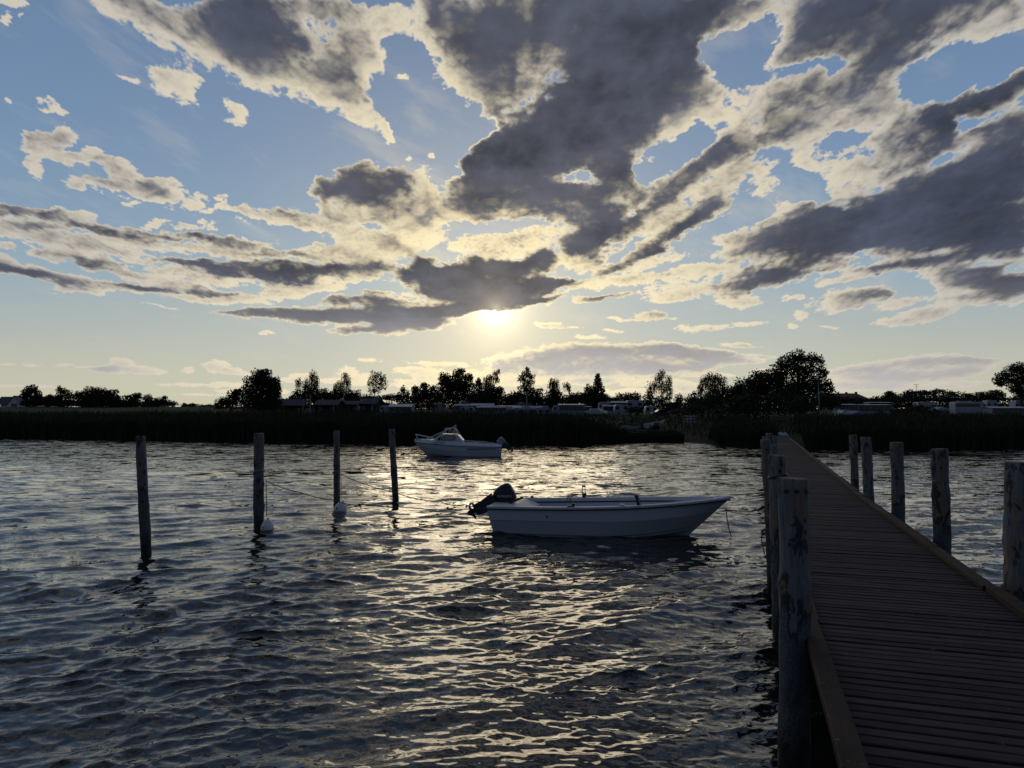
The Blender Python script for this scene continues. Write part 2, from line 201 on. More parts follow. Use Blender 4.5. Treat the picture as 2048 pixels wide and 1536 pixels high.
def cloud_field(az, el):
    """opacity and transmitted light of the cloud layer for directions given in degrees."""
    sh = az.shape
    # the layer is seen edge-on towards the horizon: puffs flatten there
    k = 26.0/(el+9.0)
    U = az*np.cos(np.radians(el))*(0.55+0.45*k)
    V = 30*np.log((el+9.0)/9.0)*1.25
    wa = fbm(U*.16, V*.22, 3, 11); wb = fbm(U*.16+50, V*.22, 3, 23)
    wc = fbm(U*.7, V*.8, 4, 71, .62); wd = fbm(U*.7+50, V*.8, 4, 83, .62)
    flat = np.clip(el/14.0, .34, 1)
    A = az+1.5*wa*flat+.75*wc*flat
    E = el+(1.0*wb+.6*wd)*flat*np.clip(el/10, .4, 1)
    S = np.zeros(sh, np.float32); D = np.zeros(sh, np.float32); W = np.full(sh, 1e-6, np.float32); H = np.zeros(sh, np.float32)
    az0, el0 = az[0, 0], el[0, 0]
    da = az[0, 1]-az[0, 0]; de = el[1, 0]-el[0, 0]
    reg = abs(az[1, 0]-az[0, 0]) < 1e-9 and abs(el[0, 1]-el[0, 0]) < 1e-9
    for (a, e, mx, me, nx, ne, den) in CLOUDS:
        rx = 2.6*max(abs(mx), abs(nx))+1.2; ry = 2.6*max(abs(me), abs(ne))+1.2
        if reg:
            i0 = max(0, int((e-ry-el0)/de)); i1 = min(sh[0], int((e+ry-el0)/de)+1)
            j0 = max(0, int((a-rx-az0)/da)); j1 = min(sh[1], int((a+rx-az0)/da)+1)
            if i1 <= i0 or j1 <= j0: continue
            sl = (slice(i0, i1), slice(j0, j1))
        else:
            sl = (slice(None), slice(None))
        det = mx*ne-me*nx
        dx = A[sl]-a; dy = E[sl]-e
        p = (dx*ne-dy*nx)/det; q = (dy*mx-dx*me)/det
        g = np.exp(-.72*(p*p+q*q))
        if den < 0:
            H[sl] -= den*g; continue
        S[sl] = S[sl]+g**3.4; D[sl] += den*g**4; W[sl] += g**4
    S = np.maximum(S**(1/3.4)-.75*H, 0)
    D = D/W
    # outside the part of the sky that is laid out by hand the same kind of broken cloud goes on
    out = np.clip(np.maximum((np.abs(az)-37)/5, (el-32)/4), 0, 1)
    cz = fbm(U*.055+9, V*.075+4, 3, 151)
    Sg = np.clip(.42+.75*cz, 0, 1.1)*np.clip(el/9, 0, 1); Dg = np.clip(.62+.9*cz, .3, 1.15)
    S = S*(1-out)+Sg*out; D = D*(1-out)+Dg*out
    b = fbm(U*.62, V*.62, 3, 201, .5, True)          # heads, broad
    b2 = fbm(U*1.9, V*1.9, 5, 231, .50, True)        # heads, fine
    f0 = fbm(U*.5+30, V*.56, 3, 301, .55)
    f1 = fbm(U*3.1+30, V*3.3, 4, 331, .62)
    big = fbm(U*.33+7, V*.38, 4, 401, .55)
    wisp = np.clip((.60-D)*3.5, 0, 1)
    smooth = (1-wisp)*(.62*b+.50*f0)+wisp*(.45*b+.75*f0)
    fine = (1-wisp)*(.36*b2+.10*f1)+wisp*(.20*b2+.60*f1)
    amp = .37+.14*wisp
    m = np.clip(S*2.2, 0, 1)
    es = S+(amp*smooth+.34*big)*m-.575
    e = es+amp*fine*m
    ep = np.clip(e, 0, 1.2)
    alpha = 1-np.exp(-ep*(1.8+5*D**2)-(ep*(6+3*D))**2*.8)
    calm = np.clip(1.45-D, .22, .8)
    Dn = np.clip(D*(1.0+calm*(.60*big+.34*b+.10*b2)), .05, 2)
    th = np.clip(.45*(S-.50)+.40*es+.15*e, 0, 1.2)*(1.25+1.35*np.clip(D, .3, 1.2))
    th = np.clip(th, 0, 1.15)**1.1
    tau = 2.9*Dn**2.5*th*(1+calm*(.7*smooth+.22*fine))
    tau = tau+1.5*np.clip(ep*2.2, 0, .8)*np.clip(.42-(.75*b+.45*b2+.35*f0), 0, 1.0)
    # light comes through from the sun's side: thin cloud towards the sun leaves a broad lit fringe
    da_ = SUN_AZ-az; de_ = SUN_EL-el; dd = np.hypot(da_*np.cos(np.radians(el)), de_)+1e-3
    acc = 0
    for q in (.7, 1.8, 3.2):
        qq = q*np.clip(dd/9.0, .15, 1)*np.clip(el/14, .35, 1)
        jj = np.clip(((az+da_/dd*qq-az0)/da+.5).astype(np.int32), 0, sh[1]-1)
        ii = np.clip(((el+de_/dd*qq-el0)/de+.5).astype(np.int32), 0, sh[0]-1)
        acc = acc+np.clip((es[ii, jj]+.10*smooth+.02)*2.2, 0, 1)
    tau = tau*(.20+1.15*(acc/3)**1.5)
    T = np.exp(-np.clip(tau, 0, 9))
    deep = fbm(U*.13+3, V*.17, 3, 441, .5)
    n = np.clip(.28*b+.35*f0+.8*big+1.0*deep+.06*b2+.05, -1.0, 1.2)
    # thin high veil with combed streaks
    r1 = U*.35+V*.55; r2 = -U*.9+V*.25
    veil = np.clip(fbm(r1*.5, r2*.16, 5, 501, .6)*1.5+fbm(U*.10, V*.12, 2, 521)*.8-.12, 0, 1)
    veil = veil*.30*np.clip(el/10, 0, 1)
    T = np.where(alpha > 1e-4, (T*alpha+.9*veil*(1-alpha))/(alpha+veil*(1-alpha)+1e-6), .9)
    alpha = alpha+veil*(1-alpha)
    return alpha.astype(np.float32), T.astype(np.float32), (n*.5+.5).astype(np.float32)


def cloud_texture(name, az_range, el_range, step):
    az = np.arange(az_range[0], az_range[1]+step*.5, step, dtype=np.float32)
    el = np.arange(el_range[0], el_range[1]+step*.5, step, dtype=np.float32)
    AZ, EL = np.meshgrid(az, el)
    a, t, n = cloud_field(AZ, EL)
    h, w = a.shape
    img = bpy.data.images.new(name, w, h, alpha=False, float_buffer=True)
    img.colorspace_settings.name = 'Non-Color'
    buf = np.ones((h, w, 4), np.float32)
    buf[..., 0] = a; buf[..., 1] = t; buf[..., 2] = n
    img.pixels.foreach_set(buf.ravel())
    img.update()
    return img, (az[0], az[-1], el[0], el[-1])

class NT:
    """small helper for node trees"""
    def __init__(s, tree): s.t = tree
    def node(s, kind, **kw):
        n = s.t.nodes.new(kind)
        for k, v in kw.items(): setattr(n, k, v)
        return n
    def put(s, sock, v):
        if isinstance(v, bpy.types.NodeSocket): s.t.links.new(v, sock)
        elif isinstance(v, (tuple, list)) and len(v) == 3 and sock.type == 'RGBA': sock.default_value = (*v, 1)
        else: sock.default_value = v
    def math(s, op, a, b=None, c=None, clamp=False):
        n = s.node('ShaderNodeMath', operation=op); n.use_clamp = clamp
        s.put(n.inputs[0], a)
        if b is not None: s.put(n.inputs[1], b)
        if c is not None: s.put(n.inputs[2], c)
        return n.outputs[0]
    def vmath(s, op, a, b=None, scale=None):
        n = s.node('ShaderNodeVectorMath', operation=op)
        s.put(n.inputs[0], a)
        if b is not None: s.put(n.inputs[1], b)
        if scale is not None: s.put(n.inputs['Scale'], scale)
        return n.outputs['Value' if op in ('DOT_PRODUCT', 'LENGTH') else 'Vector']
    def mix(s, fac, a, b, blend='MIX'):
        n = s.node('ShaderNodeMix', data_type='RGBA', blend_type=blend)
        s.put(n.inputs[0], fac); s.put(n.inputs[6], a); s.put(n.inputs[7], b)
        return n.outputs[2]
    def ramp(s, fac, stops, interp='LINEAR'):
        n = s.node('ShaderNodeValToRGB'); r = n.color_ramp; r.interpolation = interp
        while len(r.elements) < len(stops): r.elements.new(.5)
        for e, (p, c) in zip(r.elements, stops):
            e.position = p
            e.color = (*c, 1) if isinstance(c, (tuple, list)) else (c, c, c, 1)
        s.put(n.inputs[0], fac)
        return n.outputs[0]
    def noise(s, vec, scale, detail=3, rough=.5, out=0, dist=0.0):
        n = s.node('ShaderNodeTexNoise')
        if vec is not None: s.put(n.inputs['Vector'], vec)
        n.inputs['Scale'].default_value = scale; n.inputs['Detail'].default_value = detail
        n.inputs['Roughness'].default_value = rough; n.inputs['Distortion'].default_value = dist
        return n.outputs[out]

def build_world():
    w = bpy.data.worlds.new("World"); SC.world = w; w.use_nodes = True
    t = NT(w.node_tree)
    bg = w.node_tree.nodes['Background']
    d = t.node('ShaderNodeTexCoord').outputs['Generated']
    d = t.vmath('NORMALIZE', d)
    sep = t.node('ShaderNodeSeparateXYZ'); t.put(sep.inputs[0], d)
    x, y, z = sep.outputs
    D = 57.29578
    el = t.math('MULTIPLY', t.math('ARCSINE', z), D)
    az = t.math('MULTIPLY', t.math('ARCTAN2', x, y), D)
    ang = t.math('MULTIPLY', t.math('ARCCOSINE', t.vmath('DOT_PRODUCT', d, tuple(SUN_DIR))), D)
    elp = t.math('MAXIMUM', el, 0.0)
    # clear sky: the Nishita model for the overall fall-off, graded towards the hazy evening sky
    ns = t.node('ShaderNodeTexSky', sky_type='NISHITA', sun_disc=False)
    ns.sun_elevation = math.radians(SUN_EL); ns.sun_rotation = math.radians(SUN_AZ)
    ns.dust_density = 1.0; ns.ozone_density = 1.6
    nish = t.vmath('SCALE', ns.outputs[0], scale=0.06)
    nish = t.vmath('MINIMUM', nish, (.6, .6, .6))
    e90 = t.math('DIVIDE', elp, 90.0)
    base = t.ramp(e90, [(0, (.58, .56, .45)), (3/90, (.52, .53, .45)), (6/90, (.42, .475, .47)), (10/90, (.30, .41, .50)),
                        (15/90, (.21, .33, .48)), (20/90, (.17, .28, .45)), (30/90, (.125, .215, .38)), (60/90, (.085, .145, .28)), (1, (.06, .11, .23))])
    base = t.mix(.12, base, nish)
    # away from the sun the evening sky is darker and bluer
    away = t.ramp(t.math('DIVIDE', ang, 180.0), [(0, 1.0), (.30, 1.0), (.5, (.42, .46, .58)), (1, (.13, .17, .26))])
    base = t.mix(1.0, base, away, 'MULTIPLY')
    glow = t.math('EXPONENT', t.math('MULTIPLY', ang, -1/8.5))
    core = t.math('MULTIPLY', t.math('EXPONENT', t.math('MULTIPLY', ang, -1.5)), 1.9)
    core = t.math('ADD', core, t.math('MULTIPLY', t.math('EXPONENT', t.math('MULTIPLY', ang, -.40)), .15))
    glowc = t.vmath('SCALE', (.50, .34, .08), scale=glow)
    corec = t.vmath('SCALE', (2.0, 1.6, 1.0), scale=core)
    sky = t.vmath('ADD', t.vmath('ADD', base, glowc), corec)
    # clouds
    def layer(img, r):
        u = t.math('DIVIDE', t.math('SUBTRACT', az, float(r[0])), float(r[1]-r[0]))
        v = t.math('DIVIDE', t.math('SUBTRACT', elp, float(r[2])), float(r[3]-r[2]))
        cv = t.node('ShaderNodeCombineXYZ'); t.put(cv.inputs[0], u); t.put(cv.inputs[1], v)
        n = t.node('ShaderNodeTexImage', interpolation='Linear', extension='EXTEND'); n.image = img
        t.put(n.inputs[0], cv.outputs[0])
        return n.outputs[0]
    front = layer(*cloud_texture("cloud_density_front", (-52, 52), (-.5, 46), .05))
    rest = layer(*cloud_texture("cloud_density_all_round", (-180, 180), (-.5, 90), .3))
    inside = t.math('MULTIPLY', t.math('LESS_THAN', t.math('ABSOLUTE', az), 51.0), t.math('LESS_THAN', el, 45.0))
    cloud = t.mix(inside, rest, front)
    sc = t.node('ShaderNodeSeparateColor'); t.put(sc.inputs[0], cloud)
    alpha, trans = sc.outputs[0], sc.outputs[1]
    a180 = t.math('DIVIDE', ang, 180.0)
    bright = t.ramp(a180, [(0, (1.0, .82, .54)), (6/180, (.70, .59, .36)), (15/180, (.56, .49, .345)), (30/180, (.41, .375, .315)),
                           (60/180, (.31, .30, .285)), (90/180, (.15, .155, .17)), (1, (.06, .07, .09))])
    bright = t.vmath('SCALE', bright, scale=1.6)
    dark = t.ramp(a180, [(0, (.13, .12, .12)), (8/180, (.085, .088, .11)), (30/180, (.056, .066, .098)), (60/180, (.045, .055, .085)), (1, (.022, .030, .048))])
    dark = t.vmath('SCALE', dark, scale=t.math('ADD', .42, t.math('MULTIPLY', sc.outputs[2], 1.15)))
    hz = t.math('EXPONENT', t.math('MULTIPLY', t.math('POWER', t.math('DIVIDE', elp, 6.5), 3.0), -1.0))
    hzc = t.vmath('SCALE', (.40, .37, .33), scale=t.math('MULTIPLY', hz, t.math('ADD', 1.0, t.math('MULTIPLY', glow, .6))))
    hzc = t.mix(1.0, hzc, away, 'MULTIPLY')
    dark = t.vmath('ADD', dark, hzc)
    cl = t.mix(trans, dark, bright)
    sky = t.mix(alpha, sky, cl)
    sky = t.vmath('ADD', sky, t.vmath('SCALE', corec, scale=.10))
    # below the horizon: the far shore's dim ground light
    sky = t.mix(t.math('LESS_THAN', z, -0.002), sky, (.03, .035, .04))
    t.put(bg.inputs[0], sky)
    bg.inputs[1].default_value = 1.0
    w.cycles.sampling_method = 'MANUAL'; w.cycles.sample_map_resolution = 1024
build_world()

# ------------------------------------------------------------------ helpers
RNG = random.Random(7)
NR = np.random.RandomState(11)

def ray(px, py):
    """direction seen at a pixel of the 2048 x 1536 picture, scaled so that y = 1"""
    cx = (px-1024)/FPX; cz = -(py-768)/FPX
    Y = math.cos(PITCH)-math.sin(PITCH)*cz; Z = math.sin(PITCH)+math.cos(PITCH)*cz
    return cx/Y, Z/Y
def at(px, py, depth):
    x, z = ray(px, py)
    return Vector((x*depth, depth, EYE+z*depth))
def on_level(px, py, z=0.0):
    x, s = ray(px, py)
    d = (z-EYE)/s
    return Vector((x*d, d, z))

def tag(o, label=None, cat=None, group=None, kind=None):
    if label: o['label'] = label
    if cat: o['category'] = cat
    if group: o['group'] = group
    if kind: o['kind'] = kind
    return o
def empty(name, loc=(0, 0, 0), rz=0.0):
    o = bpy.data.objects.new(name, None); COL.objects.link(o)
    o.empty_display_size = .2
    o.location = loc; o.rotation_euler = (0, 0, rz)
    return o
def copy_tree(o, parent=None):
    c = o.copy(); COL.objects.link(c)
    if parent is not None: c.parent = parent
    for ch in [k for k in bpy.data.objects if k.parent == o]:
        copy_tree(ch, c)
    return c

class MB:
    """collects shapes into one mesh"""
    def __init__(s): s.v = []; s.f = []; s.sm = []
    def add(s, vs, fs, smooth=False):
        b = len(s.v); s.v += [tuple(v) for v in vs]
        s.f += [tuple(i+b for i in f) for f in fs]; s.sm += [smooth]*len(fs)
        return s
    def box(s, c, size, rot=None, taper=1.0):
        x, y, z = size[0]/2, size[1]/2, size[2]/2
        vs = [Vector((sx*x*(taper if sz > 0 else 1), sy*y*(taper if sz > 0 else 1), sz*z)) for sz in (-1, 1) for sy in (-1, 1) for sx in (-1, 1)]
        if rot is not None: vs = [rot @ v for v in vs]
        vs = [v+Vector(c) for v in vs]
        return s.add(vs, [(0, 2, 3, 1), (4, 5, 7, 6), (0, 1, 5, 4), (1, 3, 7, 5), (3, 2, 6, 7), (2, 0, 4, 6)])
    def beam(s, a, b, w, h):
        a = Vector(a); b = Vector(b); d = b-a; L = d.length
        return s.box((a+b)/2, (w, h, L), d.to_track_quat('Z', 'Y').to_matrix())
    def tube(s, pts, r, n=8, cap=True):
        pts = [Vector(p) for p in pts]; m = len(pts)
        rs = r if isinstance(r, (list, tuple)) else [r]*m
        vs = []; up = None
        for i, p in enumerate(pts):
            d = (pts[min(i+1, m-1)]-pts[max(i-1, 0)])
            if d.length < 1e-9: d = Vector((0, 0, 1))
            d.normalize()
            if up is None:
                up = Vector((1, 0, 0)) if abs(d.z) > .7 else Vector((0, 0, 1))
            side = d.cross(up)
            if side.length < 1e-4: side = d.cross(Vector((0, 1, 0)))
            side.normalize(); up = side.cross(d).normalized()
            for k in range(n):
                t = 2*math.pi*k/n
                vs.append(p+(side*math.cos(t)+up*math.sin(t))*rs[i])
        fs = [(i*n+k, i*n+(k+1) % n, (i+1)*n+(k+1) % n, (i+1)*n+k) for i in range(m-1) for k in range(n)]
        if cap: fs += [tuple(range(n))[::-1], tuple((m-1)*n+k for k in range(n))]
        return s.add(vs, fs, n > 5)
    def loft(s, rings, close=True, caps=True, smooth=True):
        n = len(rings[0]); m = len(rings)
        vs = [v for r in rings for v in r]
        last = n if close else n-1
        fs = [(i*n+k, i*n+(k+1) % n, (i+1)*n+(k+1) % n, (i+1)*n+k) for i in range(m-1) for k in range(last)]
        if caps: fs += [tuple(range(n))[::-1], tuple((m-1)*n+k for k in range(n))]
        return s.add(vs, fs, smooth)
    def prism(s, poly, y0, y1, axis='y'):
        """poly in the x-z plane pushed along y"""
        n = len(poly)
        vs = [(x, y0, z) for x, z in poly]+[(x, y1, z) for x, z in poly]
        if axis == 'x': vs = [(v[1], v[0], v[2]) for v in vs]
        fs = [tuple(range(n)), tuple(range(2*n-1, n-1, -1))]+[(i, i+n, (i+1) % n+n, (i+1) % n) for i in range(n)]
        return s.add(vs, fs)
    def ball(s, c, r, n=10, m=7):
        r = r if isinstance(r, (tuple, list)) else (r, r, r)
        rings = []
        for i in range(m+1):
            t = math.pi*i/m; q = max(math.sin(t), .02)
            rings.append([(c[0]+r[0]*q*math.cos(2*math.pi*k/n), c[1]+r[1]*q*math.sin(2*math.pi*k/n), c[2]-r[2]*math.cos(t)) for k in range(n)])
        return s.loft(rings)
    def build(s, name, m, parent=None, bevel=0):
        me = bpy.data.meshes.new(name)
        me.from_pydata(s.v, [], s.f)
        me.polygons.foreach_set('use_smooth', s.sm)
        me.validate(); me.update()
        if m: me.materials.append(m)
        o = bpy.data.objects.new(name, me); COL.objects.link(o)
        if parent is not None: o.parent = parent
        if bevel:
            b = o.modifiers.new('bevel', 'BEVEL'); b.width = bevel; b.segments = 2; b.limit_method = 'ANGLE'
        return o
def link_mesh(name, me, parent=None):
    o = bpy.data.objects.new(name, me); COL.objects.link(o)
    if parent is not None: o.parent = parent
    return o
def np_mesh(name, verts, faces, m, smooth=False):
    """verts (n,3) float, faces (k,3|4) int"""
    me = bpy.data.meshes.new(name)
    k = faces.shape[1]
    me.vertices.add(len(verts)); me.vertices.foreach_set('co', np.ascontiguousarray(verts, np.float32).ravel())
    me.loops.add(faces.size); me.loops.foreach_set('vertex_index', np.ascontiguousarray(faces, np.int32).ravel())
    me.polygons.add(len(faces)); me.polygons.foreach_set('loop_start', np.arange(0, faces.size, k, dtype=np.int32))
    me.polygons.foreach_set('loop_total', np.full(len(faces), k, np.int32))
    if smooth: me.polygons.foreach_set('use_smooth', np.ones(len(faces), bool))
    me.update(calc_edges=True)
    me.materials.append(m)
    return me

# ------------------------------------------------------------------ materials
def base_mat(name):
    m = bpy.data.materials.new(name); m.use_nodes = True
    t = NT(m.node_tree); p = m.node_tree.nodes['Principled BSDF']
    return m, t, p
def plain(name, col, rough=.6, metal=0.0, var=.25, scale=3.0, bump=.0, spec=.5, bscale=None):
    """one surface colour with mottled variation, plus fine relief"""
    m, t, p = base_mat(name)
    co = t.node('ShaderNodeTexCoord').outputs['Object']
    n = t.noise(co, scale, 5, .6)
    c = t.mix(t.math('MULTIPLY', n, 1.0), tuple(v*(1-var) for v in col), tuple(min(v*(1+var), 1) for v in col))
    n2 = t.noise(co, scale*9, 3, .6)
    c = t.mix(t.math('MULTIPLY', t.math('SUBTRACT', n2, .5, clamp=True), var*1.6), c, tuple(v*.45 for v in col))
    t.put(p.inputs['Base Color'], c)
    t.put(p.inputs['Roughness'], t.math('ADD', rough-.08, t.math('MULTIPLY', n2, .16)))
    p.inputs['Metallic'].default_value = metal
    p.inputs['Specular IOR Level'].default_value = spec
    if bump:
        b = t.node('ShaderNodeBump'); b.inputs['Strength'].default_value = bump; b.inputs['Distance'].default_value = .02
        t.put(b.inputs['Height'], t.noise(co, bscale or scale*6, 4, .6)); t.put(p.inputs['Normal'], b.outputs[0])
    return m

def wood(name, dark, light, stretch=(1, 30, 30), scale=1.0, rough=.75, bump=.35, stains=None, per_object=.3):
    """weathered timber; grain runs along the first (small-stretch) axis"""
    m, t, p = base_mat(name)
    co = t.node('ShaderNodeTexCoord').outputs['Object']
    rnd = t.node('ShaderNodeObjectInfo').outputs['Random']
    off = t.node('ShaderNodeCombineXYZ'); t.put(off.inputs[0], t.math('MULTIPLY', rnd, 37.0)); t.put(off.inputs[1], t.math('MULTIPLY', rnd, 11.0))
    co = t.vmath('ADD', co, off.outputs[0])
    g = t.vmath('MULTIPLY', co, stretch)
    grain = t.noise(g, scale, 6, .62, dist=.6)
    blot = t.noise(co, scale*3.1, 4, .6)
    c = t.mix(t.ramp(grain, [(.32, 0.0), (.68, 1.0)]), dark, light)
    c = t.mix(t.ramp(blot, [(.38, 0.0), (.70, .55)]), c, tuple(v*.45 for v in dark))
    k = t.math('ADD', 1-per_object, t.math('MULTIPLY', rnd, per_object*2))
    c = t.vmath('SCALE', c, scale=k)
    if stains:
        s = t.ramp(t.noise(t.vmath('MULTIPLY', co, (2.0, 3, 3)), 5.2, 5, .7), [(.64, 0.0), (.70, 1.0)])
        c = t.mix(t.math('MULTIPLY', s, .5), c, stains)
    t.put(p.inputs['Base Color'], c)
    t.put(p.inputs['Roughness'], t.math('ADD', rough-.15, t.math('MULTIPLY', grain, .3)))
    p.inputs['Specular IOR Level'].default_value = .14
    b = t.node('ShaderNodeBump'); b.inputs['Strength'].default_value = bump; b.inputs['Distance'].default_value = .006
    t.put(b.inputs['Height'], grain); t.put(p.inputs['Normal'], b.outputs[0])
    return m

def post_mat(name):
    """debarked round timber: silvery grey, bark remnants, knots, long drying cracks, slimy band at the water"""
    m, t, p = base_mat(name)
    tc = t.node('ShaderNodeTexCoord').outputs['Object']
    rnd = t.node('ShaderNodeObjectInfo').outputs['Random']
    off = t.node('ShaderNodeCombineXYZ'); t.put(off.inputs[2], t.math('MULTIPLY', rnd, 90.0)); t.put(off.inputs[0], t.math('MULTIPLY', rnd, 5.0))
    co = t.vmath('ADD', tc, off.outputs[0])
    grain = t.noise(t.vmath('MULTIPLY', co, (38, 38, 1.7)), 1.0, 6, .6, dist=.5)
    c = t.mix(t.ramp(grain, [(.3, 0.0), (.7, 1.0)]), (.065, .07, .08), (.21, .215, .215))
    warm = t.noise(t.vmath('MULTIPLY', co, (7, 7, 2.2)), 1.0, 4, .6)
    c = t.mix(t.ramp(warm, [(.48, 0.0), (.62, .8)]), c, (.19, .13, .078))
    bark = t.noise(t.vmath('MULTIPLY', co, (9, 9, 4.0)), 1.0, 6, .66, dist=.4)
    c = t.mix(t.ramp(bark, [(.54, 0.0), (.58, .92)]), c, (.028, .028, .028))
    sep0 = t.node('ShaderNodeSeparateXYZ'); t.put(sep0.inputs[0], tc)
    edge = t.math('ADD', .55, t.math('MULTIPLY', rnd, .75))
    ragged = t.math('MULTIPLY', t.math('SUBTRACT', t.noise(t.vmath('MULTIPLY', co, (9, 9, 2.6)), 1.0, 5, .62), .5), 1.1)
    dz = t.math('SUBTRACT', t.math('ADD', sep0.outputs[2], ragged), edge)
    speck = t.noise(co, 75, 3, .7)
    barkc = t.mix(t.ramp(speck, [(.40, 0.0), (.62, 1.0)]), (.12, .13, .14), (.045, .05, .055))
    barkc = t.mix(t.ramp(t.noise(co, 7, 4, .6), [(.5, 0.0), (.7, .8)]), barkc, (.04, .042, .042))
    below = t.ramp(t.math('ADD', dz, .5), [(.49, 1.0), (.51, 0.0)])
    c = t.mix(below, c, barkc)
    rim = t.ramp(t.math('ADD', dz, .5), [(.40, 0.0), (.47, .85), (.51, .9), (.53, 0.0)])
    c = t.mix(rim, c, (.022, .022, .022))
    k = t.node('ShaderNodeTexVoronoi'); k.inputs['Scale'].default_value = 5.5
    t.put(k.inputs['Vector'], t.vmath('MULTIPLY', co, (1.2, 1.2, .85)))
    knot = t.ramp(k.outputs['Distance'], [(.10, 1.0), (.17, 0.0)])
    c = t.mix(knot, c, (.03, .028, .026))
    sep = t.node('ShaderNodeSeparateXYZ'); t.put(sep.inputs[0], tc)
    wob = t.math('ADD', sep.outputs[2], t.math('MULTIPLY', t.noise(t.vmath('MULTIPLY', co, (6, 6, 2)), 1.0, 3), -.35))
    wet = t.ramp(wob, [(.0, 1.0), (.28, 0.0)])
    c = t.mix(t.math('MULTIPLY', wet, .93), c, (.012, .014, .010))
    t.put(p.inputs['Base Color'], c)
    t.put(p.inputs['Roughness'], t.math('SUBTRACT', .85, t.math('MULTIPLY', wet, .5)))
    p.inputs['Specular IOR Level'].default_value = .3
    h = t.math('ADD', grain, t.math('MULTIPLY', t.ramp(bark, [(.53, 0.0), (.58, 1.0)]), -.5))
    h = t.math('ADD', h, t.math('MULTIPLY', knot, .6))
    h = t.math('ADD', h, t.math('MULTIPLY', below, .7))
    h = t.math('ADD', h, t.math('MULTIPLY', t.noise(t.vmath('MULTIPLY', co, (20, 20, 5)), 1.0, 4, .6), .8))
    b = t.node('ShaderNodeBump'); b.inputs['Strength'].default_value = .7; b.inputs['Distance'].default_value = .012
    t.put(b.inputs['Height'], h); t.put(p.inputs['Normal'], b.outputs[0])
    return m

def leaf_mat(name, col, col2):
    m, t, p = base_mat(name)
    co = t.node('ShaderNodeTexCoord').outputs['Object']
    c = t.mix(t.ramp(t.noise(co, .9, 4, .6), [(.35, 0.0), (.65, 1.0)]), col, col2)
    t.put(p.inputs['Base Color'], c)
    p.inputs['Roughness'].default_value = .7; p.inputs['Specular IOR Level'].default_value = .15
    return m

M = {}
M['post'] = post_mat('weathered_post_wood')
M['plank'] = wood('deck_plank_wood', (.024, .0155, .0175), (.066, .043, .044), (1.2, 26, 26), 1.6, stains=(.20, .19, .17), per_object=.38)
M['curb'] = wood('kerb_timber', (.022, .013, .010), (.070, .042, .030), (22, 1.0, 22), 1.5, stains=(.34, .33, .31), bump=.6, per_object=.2)
M['beam'] = wood('under_deck_timber', (.03, .027, .024), (.08, .07, .06), (20, 1, 20), 1.4)
M['gel'] = plain('boat_gelcoat', (.49, .52, .55), .30, var=.06, scale=1.6)
M['gel_in'] = plain('boat_inner_gelcoat', (.50, .54, .58), .5, var=.10, scale=4)
M['gel_dirty'] = plain('boat_rim_gelcoat', (.50, .49, .48), .5, var=.2, scale=6)
M['rubber'] = plain('black_rubber', (.012, .012, .013), .5, var=.2)
M['ledge_shade'] = plain('ledge_shadow_strip', (.07, .085, .10), .5, var=.1)  # dark tone imitating the shadow under the hull ledges
M['navy'] = plain('navy_stripe', (.012, .016, .03), .35, var=.1)
M['stripe_red'] = plain('dull_red_stripe', (.16, .03, .03), .4, var=.1)
M['engine'] = plain('engine_black_paint', (.010, .012, .018), .28, var=.2, scale=5)
M['engine_grey'] = plain('engine_grey_paint', (.20, .23, .26), .35, var=.1, scale=5)
M['engine_leg'] = plain('engine_leg_dark', (.022, .024, .028), .45, var=.3, scale=6)
M['metal'] = plain('stainless_tube', (.55, .55, .55), .28, metal=.9, var=.1)
M['white_print'] = plain('white_print', (.45, .47, .50), .5, var=.05)
M['black_print'] = plain('black_print', (.012, .012, .016), .5, var=.05)
M['rope'] = plain('old_rope', (.10, .085, .07), .9, var=.4, scale=60)
M['rope_red'] = plain('faded_red_rope', (.20, .06, .045), .9, var=.3, scale=60)
M['rope_pale'] = plain('pale_rope', (.26, .25, .23), .9, var=.3, scale=60)
M['buoy'] = plain('buoy_white', (.62, .58, .60), .5, var=.15, scale=9)
M['seaweed'] = plain('black_weed', (.01, .012, .01), .6, var=.3)
M['canvas'] = plain('beige_canvas', (.36, .31, .24), .85, var=.2, scale=4)
M['curtain'] = plain('cabin_curtain', (.30, .27, .23), .85, var=.3, scale=12)
M['white'] = plain('white_panel', (.28, .31, .35), .45, var=.08, scale=1.5)
M['white_dull'] = plain('dull_white_cloth', (.32, .35, .39), .75, var=.15, scale=1.2)
M['awning'] = plain('grey_awning_cloth', (.24, .25, .28), .8, var=.2, scale=1.4)
M['awning_roof'] = plain('awning_roof_sheet', (.30, .30, .32), .5, var=.12, scale=1.2)
M['blue'] = plain('blue_trim', (.03, .06, .20), .5, var=.2)
M['bluegrey'] = plain('blue_grey_cloth', (.12, .16, .26), .7, var=.2)
M['window'] = plain('dark_window', (.012, .015, .020), .08, var=.2)
M['tyre'] = plain('tyre_rubber', (.012, .012, .012), .8, var=.2)
M['cabin_wood'] = wood('cabin_board_wood', (.022, .016, .013), (.055, .040, .032), (24, 24, 1.2), 1.0)
M['cabin_roof'] = plain('cabin_roof_felt', (.045, .045, .050), .8, var=.3, scale=1.5)
M['brick'] = plain('farmhouse_brick', (.16, .06, .045), .9, var=.25, scale=2)
M['tiles'] = plain('farmhouse_roof_tiles', (.13, .050, .040), .85, var=.3, scale=1.5)
M['slate'] = plain('house_roof_slate', (.05, .055, .065), .7, var=.25, scale=1)
M['render'] = plain('white_render', (.62, .64, .66), .8, var=.08, scale=.6)
M['galv'] = plain('galvanised_pole', (.22, .23, .24), .5, metal=.4, var=.2)
